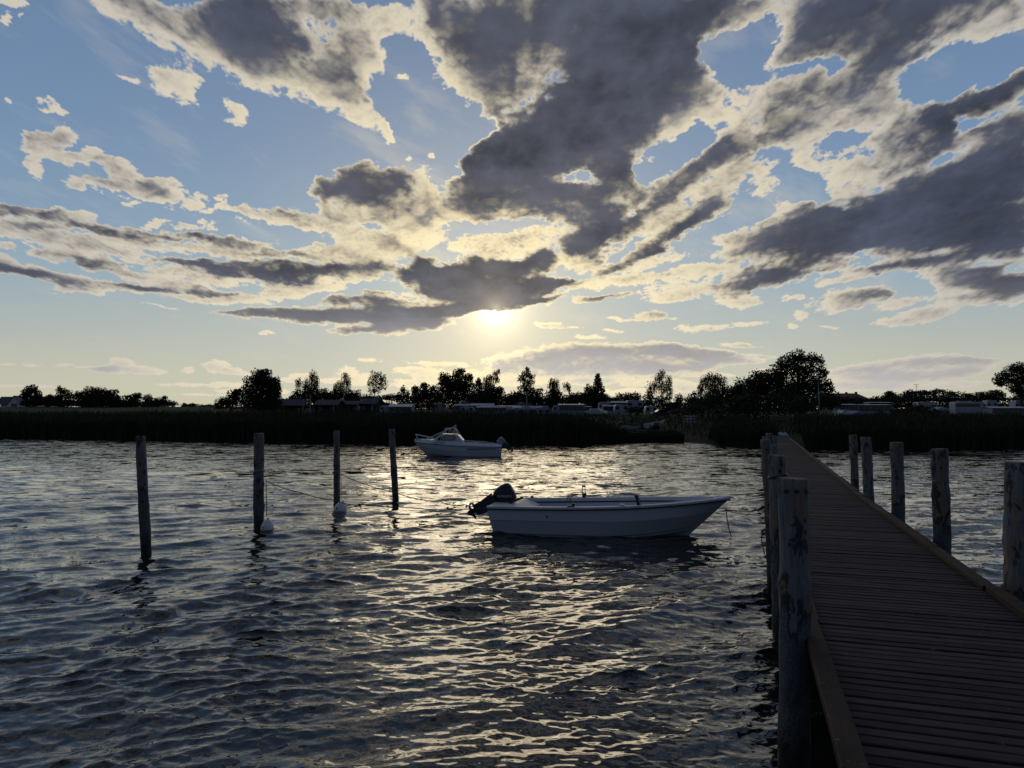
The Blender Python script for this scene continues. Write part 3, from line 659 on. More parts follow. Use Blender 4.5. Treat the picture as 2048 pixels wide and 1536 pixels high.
M['brown'] = wood('brown_board', (.09, .065, .055), (.17, .13, .12), (1, 20, 20), 1.0)
M['rock'] = plain('grey_boulder', (.16, .15, .13), .9, var=.35, scale=3, bump=.8)
M['trunk'] = plain('tree_bark', (.05, .042, .034), .9, var=.4, scale=2, bump=.6)
M['birch'] = plain('birch_bark', (.36, .35, .32), .8, var=.45, scale=2.5)
M['leaf'] = leaf_mat('broad_leaves', (.014, .022, .008), (.032, .044, .016))
M['leaf2'] = leaf_mat('birch_leaves', (.018, .026, .010), (.036, .046, .020))
M['needle'] = leaf_mat('spruce_needles', (.010, .018, .009), (.020, .030, .016))
M['bush'] = leaf_mat('bush_leaves', (.020, .032, .012), (.048, .062, .024))
M['reed'] = leaf_mat('reed_leaves', (.016, .024, .010), (.036, .046, .020))
M['flowers'] = leaf_mat('pink_willowherb', (.10, .07, .075), (.16, .11, .12))

# ------------------------------------------------------------------ shoreline and land
SHORE = [(-900, 120), (-300, 104), (-120, 92), (-58.8, 81.6), (-40, 76), (-25, 71), (-10.4, 66), (1.6, 65), (7, 66), (11.0, 68.5), (17.4, 68.5), (18.2, 63.0), (19.5, 60.5),
         (22.4, 59), (24, 58), (30.4, 55.8), (36, 56.5), (42, 59), (60, 66), (120, 82), (300, 100), (900, 118)]
def shore(x): return np.interp(x, [p[0] for p in SHORE], [p[1] for p in SHORE])
def ground_z(x, y):
    x = np.asarray(x, float); y = np.asarray(y, float)
    s = y-shore(x)
    z = np.interp(s, [-40, -4, 0, 3, 10, 30, 80, 140, 200, 330, 700, 3000], [-2.5, -.5, -.04, .35, .8, 1.4, 2.4, 3.3, 4.3, 5.7, 5.4, 5.0])
    left = np.clip((-x-.10*y-8)/45, 0, 1)*np.clip((s-30)/240, 0, 1)
    z = z+left*left*(3-2*left)*1.2
    z = z+.25*np.sin(x*.083+1)*np.sin(y*.061)*np.clip(s/60, 0, 1)
    z = z-np.clip((y-420)/1500, 0, 1)*3.5
    return z
def gz(x, y): return float(ground_z(x, y))

def build_land():
    xs = np.unique(np.concatenate([np.linspace(-2600, -140, 30), np.linspace(-140, 140, 180), np.linspace(140, 2600, 30)]))
    ts = np.concatenate([np.linspace(-30, 0, 12), np.linspace(.6, 30, 30), np.linspace(32, 360, 70), np.linspace(400, 3400, 16)])
    X, T = np.meshgrid(xs, ts)
    Y = shore(X)+T
    Z = ground_z(X, Y)+.05*fbm(X*.5, Y*.5, 4, 5)*np.clip(T, 0, 1)
    n, mcol = X.shape[1], X.shape[0]
    V = np.stack([X, Y, Z], -1).reshape(-1, 3)
    i = np.arange(mcol-1)[:, None]*n+np.arange(n-1)[None]
    F = np.stack([i, i+1, i+n+1, i+n], -1).reshape(-1, 4)
    m, t, p = base_mat('meadow_ground')
    co = t.node('ShaderNodeTexCoord').outputs['Object']
    sep = t.node('ShaderNodeSeparateXYZ'); t.put(sep.inputs[0], co)
    g = t.mix(t.ramp(t.noise(co, .25, 5, .6), [(.35, 0.0), (.65, 1.0)]), (.022, .032, .010), (.044, .056, .017))
    sand = t.mix(t.noise(co, 3.0, 5, .7), (.018, .019, .014), (.050, .048, .038))
    low = t.ramp(t.math('ADD', sep.outputs[2], t.math('MULTIPLY', t.noise(co, .6, 4, .6), .5)), [(.62, 1.0), (.80, 0.0)])
    t.put(p.inputs['Base Color'], t.mix(low, g, sand))
    p.inputs['Roughness'].default_value = .95; p.inputs['Specular IOR Level'].default_value = .1
    b = t.node('ShaderNodeBump'); b.inputs['Strength'].default_value = .9; b.inputs['Distance'].default_value = .15
    t.put(b.inputs['Height'], t.noise(co, 4, 5, .7)); t.put(p.inputs['Normal'], b.outputs[0])
    o = link_mesh('ground', np_mesh('ground', V, F, m, True)); o['kind'] = 'structure'
build_land()

# ------------------------------------------------------------------ water
def build_water():
    # rows closer together near the jetty, where single ripples are seen
    dep = EYE/np.tan(np.radians(np.concatenate([np.linspace(52, 31, 60, endpoint=False), np.linspace(31, .9, 640)])))
    dep = np.concatenate([[0.05, .8, 1.5], dep, [230, 320, 500, 900, 1800, 3600]])
    a = np.radians(np.concatenate([np.linspace(-180, -44, 40, endpoint=False), np.linspace(-44, 44, 940, endpoint=False), np.linspace(44, 180, 41)]))
    R, A = np.meshgrid(dep, a, indexing='ij')
    X = R*np.sin(A); Y = R*np.cos(A)
    sp = np.gradient(dep)[:, None]*np.ones_like(A)
    sp = np.where(np.abs(A) > math.radians(44), np.maximum(sp, R*.06), sp)
    r = np.random.RandomState(3)
    # slow currents and gusts bend the wave trains
    wx = X+.5*fbm(X*.11, Y*.11, 3, 901); wy = Y+.5*fbm(X*.11+40, Y*.11, 3, 911)
    gust = 1+.45*fbm(X*.05+3, Y*.05, 3, 921)
    Z = np.zeros_like(X); DX = np.zeros_like(X); DY = np.zeros_like(X); miss = np.zeros_like(X)
    bands = [(1.3, 3.2, 12, .048, -56, 16), (.55, 1.3, 22, .078, -64, 22), (.20, .55, 38, .120, -76, 30), (.07, .20, 46, .105, -84, 42)]
    patch = np.clip(1+1.1*fbm(X*.45+5, Y*.6, 3, 951), .25, 2.1)      # choppy and calmer patches between the larger waves
    for lo, hi, n, slope, ang, spread in bands:
        for _ in range(n):
            lam = lo*(hi/lo)**r.rand(); th = math.radians(ang+spread*r.randn()); k = 2*math.pi/lam
            s = slope*math.sqrt(2.0/n)
            amp = s/k
            w = np.clip((lam/sp-2.2)/3.0, 0, 1)
            ph = k*(wx*math.cos(th)+wy*math.sin(th))+r.rand()*6.283
            g = gust if lam > .9 else gust*patch
            sn, cs = np.sin(ph), np.cos(ph)
            Z += w*amp*g*sn
            DX += w*amp*1.45*g*math.cos(th)*cs; DY += w*amp*1.45*g*math.sin(th)*cs
            miss += (1-w*w)*s*s*.5*g
    # glassier, sharper crests: sum of ridged patches
    V = np.stack([X+DX, Y+DY, Z], -1)
    V[-6:] = np.stack([X, Y, 0*Z], -1)[-6:]
    n = X.shape[1]; mr = X.shape[0]
    V = V.reshape(-1, 3)
    i = np.arange(mr-1)[:, None]*n+np.arange(n-1)[None]
    F = np.stack([i, i+n, i+n+1, i+1], -1).reshape(-1, 4)
    m, t, p = base_mat('lake_water')
    co = t.node('ShaderNodeTexCoord').outputs['Object']
    at_ = t.node('ShaderNodeAttribute'); at_.attribute_name = 'unresolved_slope'
    nrm = t.node('ShaderNodeNewGeometry').outputs['Normal']
    mp = t.vmath('MULTIPLY', co, (.42, 1.0, 1.0))
    n1 = t.vmath('SUBTRACT', t.noise(mp, 2.6, 3, .65, out=1), (.5, .5, .5))
    n2 = t.vmath('SUBTRACT', t.noise(mp, .35, 3, .6, out=1), (.5, .5, .5))
    nn = t.vmath('ADD', t.vmath('SCALE', n1, scale=5.2), t.vmath('SCALE', n2, scale=1.6))
    nn = t.vmath('SCALE', nn, scale=at_.outputs['Fac'])
    # capillary ripples everywhere
    n3 = t.vmath('SUBTRACT', t.noise(mp, 17.0, 3, .6, out=1), (.5, .5, .5))
    nn = t.vmath('ADD', nn, t.vmath('SCALE', n3, scale=.26))
    nn = t.vmath('MULTIPLY', nn, (1, 1, 0))
    t.put(p.inputs['Normal'], t.vmath('NORMALIZE', t.vmath('ADD', nrm, nn)))
    bed = t.mix(t.ramp(t.noise(co, .8, 4, .6), [(.4, 0.0), (.6, 1.0)]), (.004, .006, .006), (.012, .013, .010))
    t.put(p.inputs['Base Color'], bed)
    p.inputs['Roughness'].default_value = .022
    p.inputs['IOR'].default_value = 1.5
    me = np_mesh('water', V, F, m, True)
    at2 = me.attributes.new('unresolved_slope', 'FLOAT', 'POINT')
    at2.data.foreach_set('value', np.sqrt(miss).astype(np.float32).ravel())
    o = link_mesh('water', me); o['kind'] = 'structure'
build_water()

# ------------------------------------------------------------------ reeds
def reed_mesh(name, pts, hmin, hmax, m, width=.055, seed=1, hscale=None):
    """many bending blades; pts (n,3) feet"""
    r = np.random.RandomState(seed); n = len(pts)
    h = hmin+(hmax-hmin)*r.rand(n); h = h*(1+.22*fbm(pts[:, 0]*.30, pts[:, 1]*.35, 4, seed+5)+.05*r.randn(n))
    if hscale is not None: h = h*hscale
    az = r.rand(n)*6.283; lean = .10+.30*r.rand(n)
    tw = r.rand(n)*6.283
    w = width*(.6+.8*r.rand(n))
    dx = np.cos(az)*lean; dy = np.sin(az)*lean
    sx = np.cos(tw)*w/2; sy = np.sin(tw)*w/2
    P = []
    for f, ww in ((0, .9), (.45, 1.0), (.80, .9), (1.0, .12)):
        cx = pts[:, 0]+dx*h*f*f*.55; cy = pts[:, 1]+dy*h*f*f*.55; cz = pts[:, 2]+h*f*(1-.06*f*lean*3)
        P.append(np.stack([cx-sx*ww, cy-sy*ww, cz], -1)); P.append(np.stack([cx+sx*ww, cy+sy*ww, cz], -1))
    # a leaf hanging off the stalk
    lf = .35+.5*r.rand(n); la = r.rand(n)*6.283; ll = .25+.35*r.rand(n)
    bx = pts[:, 0]+dx*h*lf*lf*.55; by = pts[:, 1]+dy*h*lf*lf*.55; bz = pts[:, 2]+h*lf
    ex, ey = np.cos(la)*ll*.7, np.sin(la)*ll*.7
    P.append(np.stack([bx, by, bz-.04], -1)); P.append(np.stack([bx, by, bz+.04], -1))
    P.append(np.stack([bx+ex, by+ey, bz+ll*.75], -1)); P.append(np.stack([bx+ex*.5, by+ey*.5, bz+ll*.30], -1))
    V = np.stack(P, 1).reshape(-1, 3); k = len(P)
    b = np.arange(n)[:, None]*k
    q = np.array([[0, 1, 3, 2], [2, 3, 5, 4], [4, 5, 7, 6], [8, 9, 10, 11]])
    F = (b[:, :, None]+q[None]).reshape(-1, 4)
    return np_mesh(name, V, F, m)

def reeds(name, label, x0, x1, d0, d1, n, hmin, hmax, seed, keep=None, ends=(-1e9, 1e9), low=.3):
    """a bed between x0 and x1, from d0 to d1 metres behind the waterline"""
    r = np.random.RandomState(seed)
    x = x0+(x1-x0)*r.rand(n); s = d0+(d1-d0)*r.rand(n)**1.5
    s = s+.5*fbm(x*.9, x*0+seed, 3, seed)
    if keep is not None:
        q = keep(x, s); x, s = x[q], s[q]
    y = shore(x)+s
    pts = np.stack([x, y, np.maximum(ground_z(x, y), -.15)], -1)
    hs = low+(1-low)*np.clip(np.minimum(x-ends[0], ends[1]-x)/5.5, 0, 1)**.7
    o = link_mesh(name, reed_mesh(name, pts, hmin, hmax, M['reed'], .075, seed, hs))
    return tag(o, label, 'reeds', kind='stuff')
reeds('reed_bed', 'wide dark reed bed along the shore left of the small beach', -135, 11.5, -.6, 16, 56000, 1.7, 2.45, 21,
      keep=lambda x, s: s < 16-np.clip((x-2)*1.5, 0, 13), ends=(-1e9, 11.8))
reeds('sedge', 'low dark sedge fringing the small beach', 10.5, 16.4, -.5, 2.6, 3600, .35, .8, 24)
reeds('reed_bed', 'clump of reeds between the small beach and the pier', 18.4, 22.4, -1.2, 14, 7000, 1.55, 2.05, 22,
      keep=lambda x, s: (s < 2.5+(x-18.0)*2.6) & (x < 22.2+s*.30-.3), ends=(17.9, 1e9), low=.45)
reeds('reed_bed', 'dark reed bed right of the pier end', 23.4, 110, -1.0, 17, 30000, 1.45, 2.05, 23,
      keep=lambda x, s: x > 23.9+s*.32)
def meadow():
    r = np.random.RandomState(41); n = 26000
    x = -70+170*r.rand(n); s = 3+60*r.rand(n)**1.6; y = shore(x)+s
    # leave the boat landing and the path behind the pier open
    open_ = ((x > 9) & (x < 17.8) & (s < 5)) | ((x > 22.2+s*.32) & (x < 23.9+s*.33) & (s < 8))
    k = ~open_
    pts = np.stack([x[k], y[k], ground_z(x[k], y[k])-.03], -1)
    me = reed_mesh('tall_grass', pts, .25, .75, M['reed'], .06, 42)
    tag(link_mesh('tall_grass', me), 'tall rough grass covering the meadow behind the reeds', 'grass', kind='stuff')
meadow()

# ------------------------------------------------------------------ pier
TH = math.atan2(1492-1024, FPX)            # the pier runs to the right of the view axis
U = Vector((math.sin(TH), math.cos(TH), 0)); W = Vector((math.cos(TH), -math.sin(TH), 0))
DECK = .95; W0, W1 = .45, 2.30
def bend(s): return .017*max(0.0, s-16)
def pier_pt(s, w, z=DECK): 
    p = U*s+W*(w+bend(s)); return Vector((p.x, p.y, z))
PIER_A, PIER_B = -1.2, 58.0
def build_pier():
    pier = empty('pier', pier_pt(0, 0, 0)); o0 = pier.location.copy()
    tag(pier, 'long narrow wooden pier with dark crosswise planks leading to the far shore', 'pier')
    L = W1-W0
    meshes = []
    for i in range(6):
        mb = MB(); n = 6
        r = random.Random(i)
        # a worn board: slightly cupped, ends not quite square
        rings = []
        for k in range(n+1):
            x = -L/2+L*k/n+(r.uniform(-.012, .012) if k in (0, n) else 0)
            dz = r.uniform(-.0022, .0022); e = r.uniform(-.0018, .0018); hw = .0480
            rings.append([(x, -hw+e, -.032), (x, -hw+e, -.006+dz), (x, -hw+.007+e, dz), (x, hw-.007+e, dz), (x, hw+e, -.006+dz), (x, hw+e, -.032)])
        mb.loft(rings, smooth=False)
        me = bpy.data.meshes.new('plank'); me.from_pydata(mb.v, [], mb.f); me.materials.append(M['plank']); me.update()
        meshes.append(me)
    s = PIER_A; k = 0; rest = MB(); pitch = .1145
    while s < PIER_B:
        c = pier_pt(s, (W0+W1)/2)
        rz = -TH-math.radians(.97 if s > 16 else 0)+RNG.uniform(-.003, .003)
        dz = RNG.uniform(-.0035, .0035); dw = RNG.uniform(-.006, .006)
        if s > .5 and k < 300:
            o = bpy.data.objects.new('plank', meshes[RNG.randrange(6)]); COL.objects.link(o); o.parent = pier
            o.location = c-o0+W*dw+Vector((0, 0, dz)); o.rotation_euler = (RNG.uniform(-.012, .012), 0, rz); k += 1
        else:
            rest.box(c-o0+Vector((0, 0, dz-.014)), (L, .096, .028), Matrix.Rotation(rz, 3, 'Z'))
        s += pitch*RNG.uniform(.985, 1.015)
    tag(rest.build('far_planks', M['plank'], pier), kind='stuff')
    # kerb timbers lie on the deck along both edges, butted end to end with a small step
    cuts = {0: [-1.2, 1.7, 3.78, 6.42, 9.2], 1: [-1.2, 2.1, 4.6, 6.85, 8.2, 10.4]}
    for side, w in ((0, W0+.03), (1, W1-.03)):
        ss = cuts[side][:]
        while ss[-1] < PIER_B: ss.append(min(ss[-1]+RNG.uniform(2.6, 3.7), PIER_B))
        for i, (a, b) in enumerate(zip(ss, ss[1:])):
            n = 5; rings = []; ww = .066; dw = RNG.uniform(-.018, .018); h = .052+RNG.uniform(-.010, .010)
            mid = pier_pt((a+b)/2, w+dw, DECK+.003)
            for q in range(n+1):
                s_ = a+.010+(b-a-.020)*q/n
                p = pier_pt(s_, w+dw+RNG.uniform(-.003, .003), DECK+.003)
                jz = RNG.uniform(-.003, .003)
                y = (s_-(a+b)/2)
                cx = RNG.uniform(-.003, .003)
                rings.append([(cx-ww, y, 0), (cx-ww+.002, y, h-.006+jz), (cx-ww+.010, y, h+jz), (cx+ww-.010, y, h+jz), (cx+ww-.002, y, h-.006+jz), (cx+ww, y, 0)])
            mb = MB().loft(rings, smooth=False)
            d = pier_pt(b, w)-pier_pt(a, w)
            o = mb.build('kerb_timber', M['curb'], pier)
            o.location = mid-o0; o.rotation_euler = (0, 0, -math.atan2(d.x, d.y))
    # carrying timbers below the boards
    for w in (W0+.10, (W0+W1)/2, W1-.10):
        s = PIER_A
        while s < PIER_B-.1:
            e = min(s+3.0, PIER_B)
            MB().beam(pier_pt(s, w, DECK-.115)-o0, pier_pt(e-.01, w, DECK-.115)-o0, .07, .16).build('stringer', M['beam'], pier)
            s = e
    s = 1.2
    while s < 57:
        MB().beam(pier_pt(s, W0-.12, DECK-.29)-o0, pier_pt(s, W1+.12, DECK-.29)-o0, .14, .08).build('cross_beam', M['beam'], pier)
        s += 3.0
    return pier
build_pier()

def make_post(top, foot, r_top, r_foot, label, seed, group=None, nails=False, knots=10, name='post', segs=22, hang=0):
    """round timber from below the water to its sawn top; top/foot are points on its axis"""
    r = random.Random(seed)
    top = Vector(top); foot = Vector(foot)
    o = empty(name, (foot.x, foot.y, 0))
    ax = top-foot; Lz = ax.length
    rings = []; n = 46
    kn = [(r.uniform(.12, .97), r.uniform(0, 6.28), r.uniform(.014, .036), r.uniform(.014, .032)) for _ in range(knots)]
    whorl = [r.uniform(.15, .95) for _ in range(max(2, knots//3))]
    ph = [r.uniform(0, 6.28) for _ in range(8)]
    for i in range(n+1):
        f = i/n
        c = foot+ax*f-Vector((foot.x, foot.y, 0))
        c = c+Vector((math.sin(f*5+ph[0])*.018, math.sin(f*3.1+ph[1])*.015, 0))
        R = r_foot+(r_top-r_foot)*f
        ring = []
        for k in range(segs):
            t = 2*math.pi*k/segs
            rr = R*(1+.045*math.sin(2*t+ph[2]+f*2)+.028*math.sin(3*t+ph[3]-f*3)+.030*math.sin(f*19+ph[4]+.8*math.sin(t))+.022*math.sin(f*41+ph[6]+math.sin(t+ph[7]))+.014*math.sin(5*t+ph[5]+f*9))
            rr += r.uniform(-.0018, .0018)
            for (kf, ka, kh, kw) in kn:
                dt = (t-ka+math.pi) % (2*math.pi)-math.pi
                q = ((f-kf)*Lz)**2+(dt*R)**2
                rr += kh*math.exp(-q/(kw*kw))
            for wf in whorl: rr += .016*math.exp(-((f-wf)*Lz/.035)**2)*(.6+.4*math.sin(3*t+wf*40))
            ring.append((c.x+rr*math.cos(t), c.y+rr*math.sin(t), c.z))
        rings.append(ring)
    tilt = r.uniform(-.05, .05); tilt2 = r.uniform(-.05, .05)
    c = top-Vector((foot.x, foot.y, 0))
    last = rings[-1]
    def capring(q, dz): return [(c.x+(v[0]-c.x)*q, c.y+(v[1]-c.y)*q, c.z+dz+tilt*(v[0]-c.x)+tilt2*(v[1]-c.y)) for v in last]
    rings[-1] = capring(1.0, -.004); rings.append(capring(.96, .004)); rings.append(capring(.6, .003)); rings.append(capring(.05, .001))
    MB().loft(rings, caps=True).build('shaft', M['post'], o)
    if nails:
        for a in (-2.2, -1.55, -.75):
            R = r_top*1.02
            p = Vector((c.x+R*math.cos(a), c.y+R*math.sin(a), c.z-.085))
            q = p+Vector((math.cos(a), math.sin(a), 0))*.020
            MB().tube([p-Vector((math.cos(a), math.sin(a), 0))*.01, q], .015, 8).build('bolt_head', M['rubber'], o)
    tag(o, label, 'post', group)
    return o
def post_px(xt, yt, xb, depth, wpx, label, seed, group=None, **kw):
    """post whose top shows at (xt, yt) and whose axis crosses the water at x = xb, standing at that depth"""
    top = at(xt, yt, depth)
    yb = 768+60+EYE/depth*FPX                         # only used to read the lean
    bx = at(xb, yb, depth).x
    d = (top.x-bx)/top.z
    foot = Vector((top.x-d*(top.z+1.2), depth, -1.2))
    R = wpx/2/FPX*depth
    return make_post(top, foot, R, R*1.10, label, seed, group, **kw)

G1 = 'mooring posts standing in open water'
post_px(284, 872, 290, 13.9, 18.5, 'bare grey mooring post alone at the far left, no rope or buoy', 101, G1)
post_px(516, 867, 520, 16.9, 18.5, 'mooring post with a pale rope loop and a white buoy hanging at its foot', 102, G1)
post_px(672, 862, 675, 20.0, 12.5, 'thin mooring post with a tilted white buoy floating against it', 103, G1)
post_px(785, 858, 790, 22.3, 12.5, 'mooring post nearest the cabin boat bow, dark wet foot', 104, G1)
G2 = 'posts along the left side of the pier'
post_px(1580, 957, 1590, 5.55, 57, 'big near pier post with three bolts below its pale sawn top', 111, G2, nails=True, knots=5, segs=36)
post_px(1556, 911, 1560, 8.66, 31, 'pier post directly behind the big near post on the left', 112, G2)
post_px(1532, 880, 1543, 11.0, 19, 'leftmost pier post, knotty and dark with a red rope loop low down', 113, G2, knots=14)
post_px(1549, 890, 1551, 11.6, 13, 'short pier post with a black strap, between the nearer ones', 114, G2)
post_px(1539, 867, 1541, 17.5, 14, 'tallest looking far pier post on the left row', 115, G2)
post_px(1549, 872, 1550, 20.5, 9, 'farthest pier post of the left row, beside the planks', 116, G2)
G3 = 'posts along the right side of the pier'
post_px(1707, 870, 1709, 17.4, 14, 'farthest and thinnest post in the water right of the pier', 121, G3)
post_px(1729, 874, 1743, 15.0, 20, 'leaning post right of the pier with a white knot mark', 122, G3)
post_px(1792, 885, 1798, 12.6, 23, 'upright spotted post, middle of the five right of the pier', 123, G3, knots=16)
post_px(1880, 898, 1886, 10.2, 30, 'thick post with jagged branch stubs right of the pier', 124, G3, knots=18)
post_px(2040, 925, 2046, 7.4, 62, 'near post cut off by the right edge, dark rope tied low', 125, G3, segs=30)
# piles under the deck
for i, (s, w, lab) in enumerate([(4.6, W0+.18, 'blue grey pile under the deck behind the near kerb'), (9.8, W0+.2, 'second pile under the left edge of the deck'), (4.4, W1-.2, 'pile under the right edge of the near deck'),
                                 (9.6, W1-.2, 'second pile under the right edge of the deck'), (15.0, W0+.2, 'third pile under the left edge of the deck'), (15, W1-.2, 'third pile under the right edge of the deck')]):
    p = pier_pt(s, w, 0)
    make_post((p.x, p.y, DECK-.335), (p.x, p.y, -1.2), .075, .08, lab, 140+i, 'piles under the pier', knots=4, name='pile')

# ------------------------------------------------------------------ ropes
def rope(name, pts, r, m, label, sag=0.0, n=14, parent=None, wob=.004, seed=1, cat='rope'):
    rr = random.Random(seed); P = []
    pts = [Vector(p) for p in pts]
    for a, b in zip(pts, pts[1:]):
        for i in range(n):
            f = i/n; q = a.lerp(b, f); q.z -= sag*4*f*(1-f)
            q += Vector((rr.uniform(-wob, wob), rr.uniform(-wob, wob), rr.uniform(-wob, wob))); P.append(q)
    P.append(pts[-1])
    o = MB().tube(P, r, 6).build(name, M[m], parent)
    if parent is None: tag(o, label, cat)
    return o
def loop_round(c, R, r, m, label, tilt=.3, turns=1, seed=1, cat='rope'):
    rr = random.Random(seed); P = []
    for i in range(int(26*turns)+1):
        t = 2*math.pi*i/26
        P.append(Vector((c[0]+R*math.cos(t), c[1]+R*math.sin(t), c[2]+tilt*R*math.cos(t+.6)+.012*i/26+rr.uniform(-.003, .003))))
    return tag(MB().tube(P, r, 6).build('rope_loop', M[m]), label, cat)

pA = at(533, 962, 16.75); pB = at(680, 948, 19.85)
STERN = at(985, 1013, 16.9)
rope('rope', [pA, at(600, 985, 17.0), at(672, 1001, 17.2), at(720, 1011, 17.2)], .0105, 'rope', 'dark rope sagging from the second post towards the middle posts', .03, seed=2)
rope('rope', [at(720, 1009, 17.2), at(800, 1014, 17.1), at(905, 1019, 17.0), at(984, 1014, 16.9)], .0105, 'rope', 'wet rope low over the water running to the motor boat stern', .02, seed=3)
rope('rope', [pB, at(790, 985, 19.0), at(880, 1003, 18.0), at(930, 1009, 17.5), at(984, 1012, 17.0)], .0105, 'rope', 'long rope sloping from the third post down to the motor boat stern', .05, seed=4)
k1 = MB().ball(at(719, 1010, 17.2), (.045, .04, .03)).tube([at(719, 1010, 17.2), at(723, 1019, 17.2)], .01).tube([at(719, 1010, 17.2), at(708, 1014, 17.2)], .01).tube([at(719, 1010, 17.2), at(729, 1006, 17.2)], .008)
tag(k1.build('rope_knot', M['seaweed']), 'black weedy knot in the rope left of the motor boat', 'knot')
k2 = MB().ball(at(902, 1018, 17.0), (.07, .04, .025)).ball(at(895, 1016, 17.0), (.03, .03, .03))
tag(k2.build('rope_knot', M['seaweed']), 'dark tangled knot just left of the outboard propeller', 'knot')
c = at(517, 945, 16.9); loop_round((c.x, c.y-.0, c.z), .122, .009, 'rope_pale', 'pale rope looped round the second mooring post', .35, 2, 5)
c = at(672, 945, 20.0); loop_round((c.x, c.y, c.z), .10, .009, 'rope_pale', 'pale rope looped round the third mooring post', .35, 2, 6)
rope('rope', [at(679, 946, 19.86), at(676, 960, 19.85), at(678, 978, 19.85)], .008, 'rope_pale', 'loose pale rope end hanging on the third mooring post', 0, seed=8)
rope('rope', [at(532, 960, 16.72), at(532.5, 985, 16.70), at(533.5, 1032, 16.6)], .0095, 'rope', 'thin cord holding the left white buoy', 0, seed=9)
rope('rope', [at(682, 948, 19.80), at(682, 1001, 19.7)], .0095, 'rope', 'thin cord holding the tilted white buoy', 0, seed=10)

def buoy(c, rx, h, tilt, label, group):
    e = empty('mooring_buoy', c); e.rotation_euler = (0, tilt, .3)
    prof = [(0.02, .62), (.25, .60), (.62, .46), (.88, .22), (1.0, -.02), (1.0, -.10), (.86, -.28), (.5, -.40), (.02, -.44)]
    mb = MB(); rings = [[(rx*q*math.cos(2*math.pi*k/20), rx*q*math.sin(2*math.pi*k/20), h*z) for k in range(20)] for q, z in prof[::-1]]
    mb.loft(rings).build('float_body', M['buoy'], e)
    MB().tube([(0, 0, h*.58), (0, 0, h*.72)], rx*.16, 10).build('neck', M['buoy'], e)
    MB().tube([(math.cos(t)*rx*1.01, math.sin(t)*rx*1.01, -.06*h) for t in np.linspace(0, 2*math.pi, 21)], rx*.035, 6).build('seam', M['buoy'], e)
    MB().tube([(rx*.8*math.cos(2.6), -rx*.8, h*.06), (rx*.88*math.cos(2.6), -rx*.88, h*.05)], rx*.12, 8).build('eye_hole', M['rubber'], e)
    tag(e, label, 'buoy', group)
q_ = at(535, 1043, 16.55); buoy((q_.x, q_.y, .075), .145, .32, .05, 'round topped white buoy on the water beside the second mooring post', 'white mooring buoys')
q_ = at(681, 1012, 19.7); buoy((q_.x, q_.y, .08), .18, .34, .30, 'tilted cone shaped white buoy at the foot of the third mooring post', 'white mooring buoys')

# rigging between the bow and the pier
BOW_EYE = at(1452, 1019, 15.75)
PP = at(1527, 1018, 11.1)
rope('rope', [BOW_EYE, at(1490, 1022, 13.2), at(1506, 1021, 12.3)], .0105, 'rope', 'mooring rope from the bow eye to a rubber snubber', .01, seed=21)
s1 = MB().tube([at(1503, 1022, 12.4), at(1514, 1019, 11.8)], .018, 8).tube([at(1516, 1020, 11.7), at(1527, 1014, 11.1)], .026, 8)
tag(s1.build('rope_snubber', M['rubber']), 'black rubber mooring snubber tied to the leftmost pier post', 'mooring snubber')
rope('rope', [BOW_EYE, at(1478, 1026, 13.6), at(1500, 1028, 12.3), at(1527, 1028, 11.1)], .007, 'rope', 'slack second bow line sagging towards the pier', .02, seed=22)
rope('rope', [BOW_EYE, at(1454, 1035, 15.7), at(1457, 1055, 15.7), at(1463, 1074, 15.7)], .0105, 'rope', 'frayed rope end hanging from the bow eye to the water', 0, seed=23)
tag(MB().ball(BOW_EYE, (.03, .03, .035)).ball(at(1456, 1021, 15.6), (.05, .03, .03)).build('shackle', M['metal']), 'shackle and knot on the bow eye of the motor boat', 'shackle')
c = at(1540, 1060, 11.0); loop_round((c.x, c.y, c.z), .125, .008, 'rope_red', 'thin red rope looped low round the leftmost pier post', .25, 2, 7)
rope('rope', [at(1524, 1059, 10.95), at(1523, 1080, 10.9), at(1529, 1108, 10.9)], .008, 'rope_red', 'red rope end hanging into the water at the leftmost pier post', 0, seed=24)
rope('rope', [at(1080, 1094, 15.0), at(1180, 1091, 14.7), at(1300, 1081, 14.8), at(1400, 1073, 15.0)], .006, 'rope_red', 'thin reddish line floating on the water in front of the motor boat', -.0, seed=25, wob=.003)
c = at(2046, 1178, 7.4); loop_round((c.x, c.y, c.z), .185, .0105, 'rope', 'dark cord tied round the near right post', .1, 2, 9)
c = at(1556, 955, 8.66); loop_round((c.x, c.y, c.z), .108, .012, 'rubber', 'black strap round the post behind the near one', .15, 2, 11)

# ------------------------------------------------------------------ boat hulls
def hull_sections(L, n, half, sheer, keel, chine_h, chine_b, bow_rake, transom_rake=0.12, fine=1.7):
    """list of port-to-starboard outer sections; x runs from the stern (0) to the stem (L)"""
    secs = []
    for i in range(n+1):
        f = i/n; f = f**.9
        b = half*(1-max(0, (f-.42)/.58)**fine)*(.90+.10*min(1, f/.4))
        b = max(b, .012)
        zs = sheer(f); zk = keel(f)
        zc = zk+(zs-zk)*(chine_h+(.25*max(0, f-.5)))
        bc = b*(chine_b-.22*max(0, f-.45)/.55)
        # stations lean forward with height near the stem
        def X(z): return f*L+bow_rake*((z-zk)/max(zs-zk, .01)-1)*max(0, (f-.55)/.45)**1.6-transom_rake*((z-zk)/(zs-zk)-1)*max(0, 1-f*5)
        pts = []
        for (q, z) in ((0, zk), (bc*.98, zc-.035), (bc, zc), (bc*1.035, zc+.012), (b*.90+bc*.07, zc+(zs-zc)*.50), (b*.965, zc+(zs-zc)*.535), (b, zs)):
            pts.append((X(z), q, z))
        secs.append(pts)
    return secs
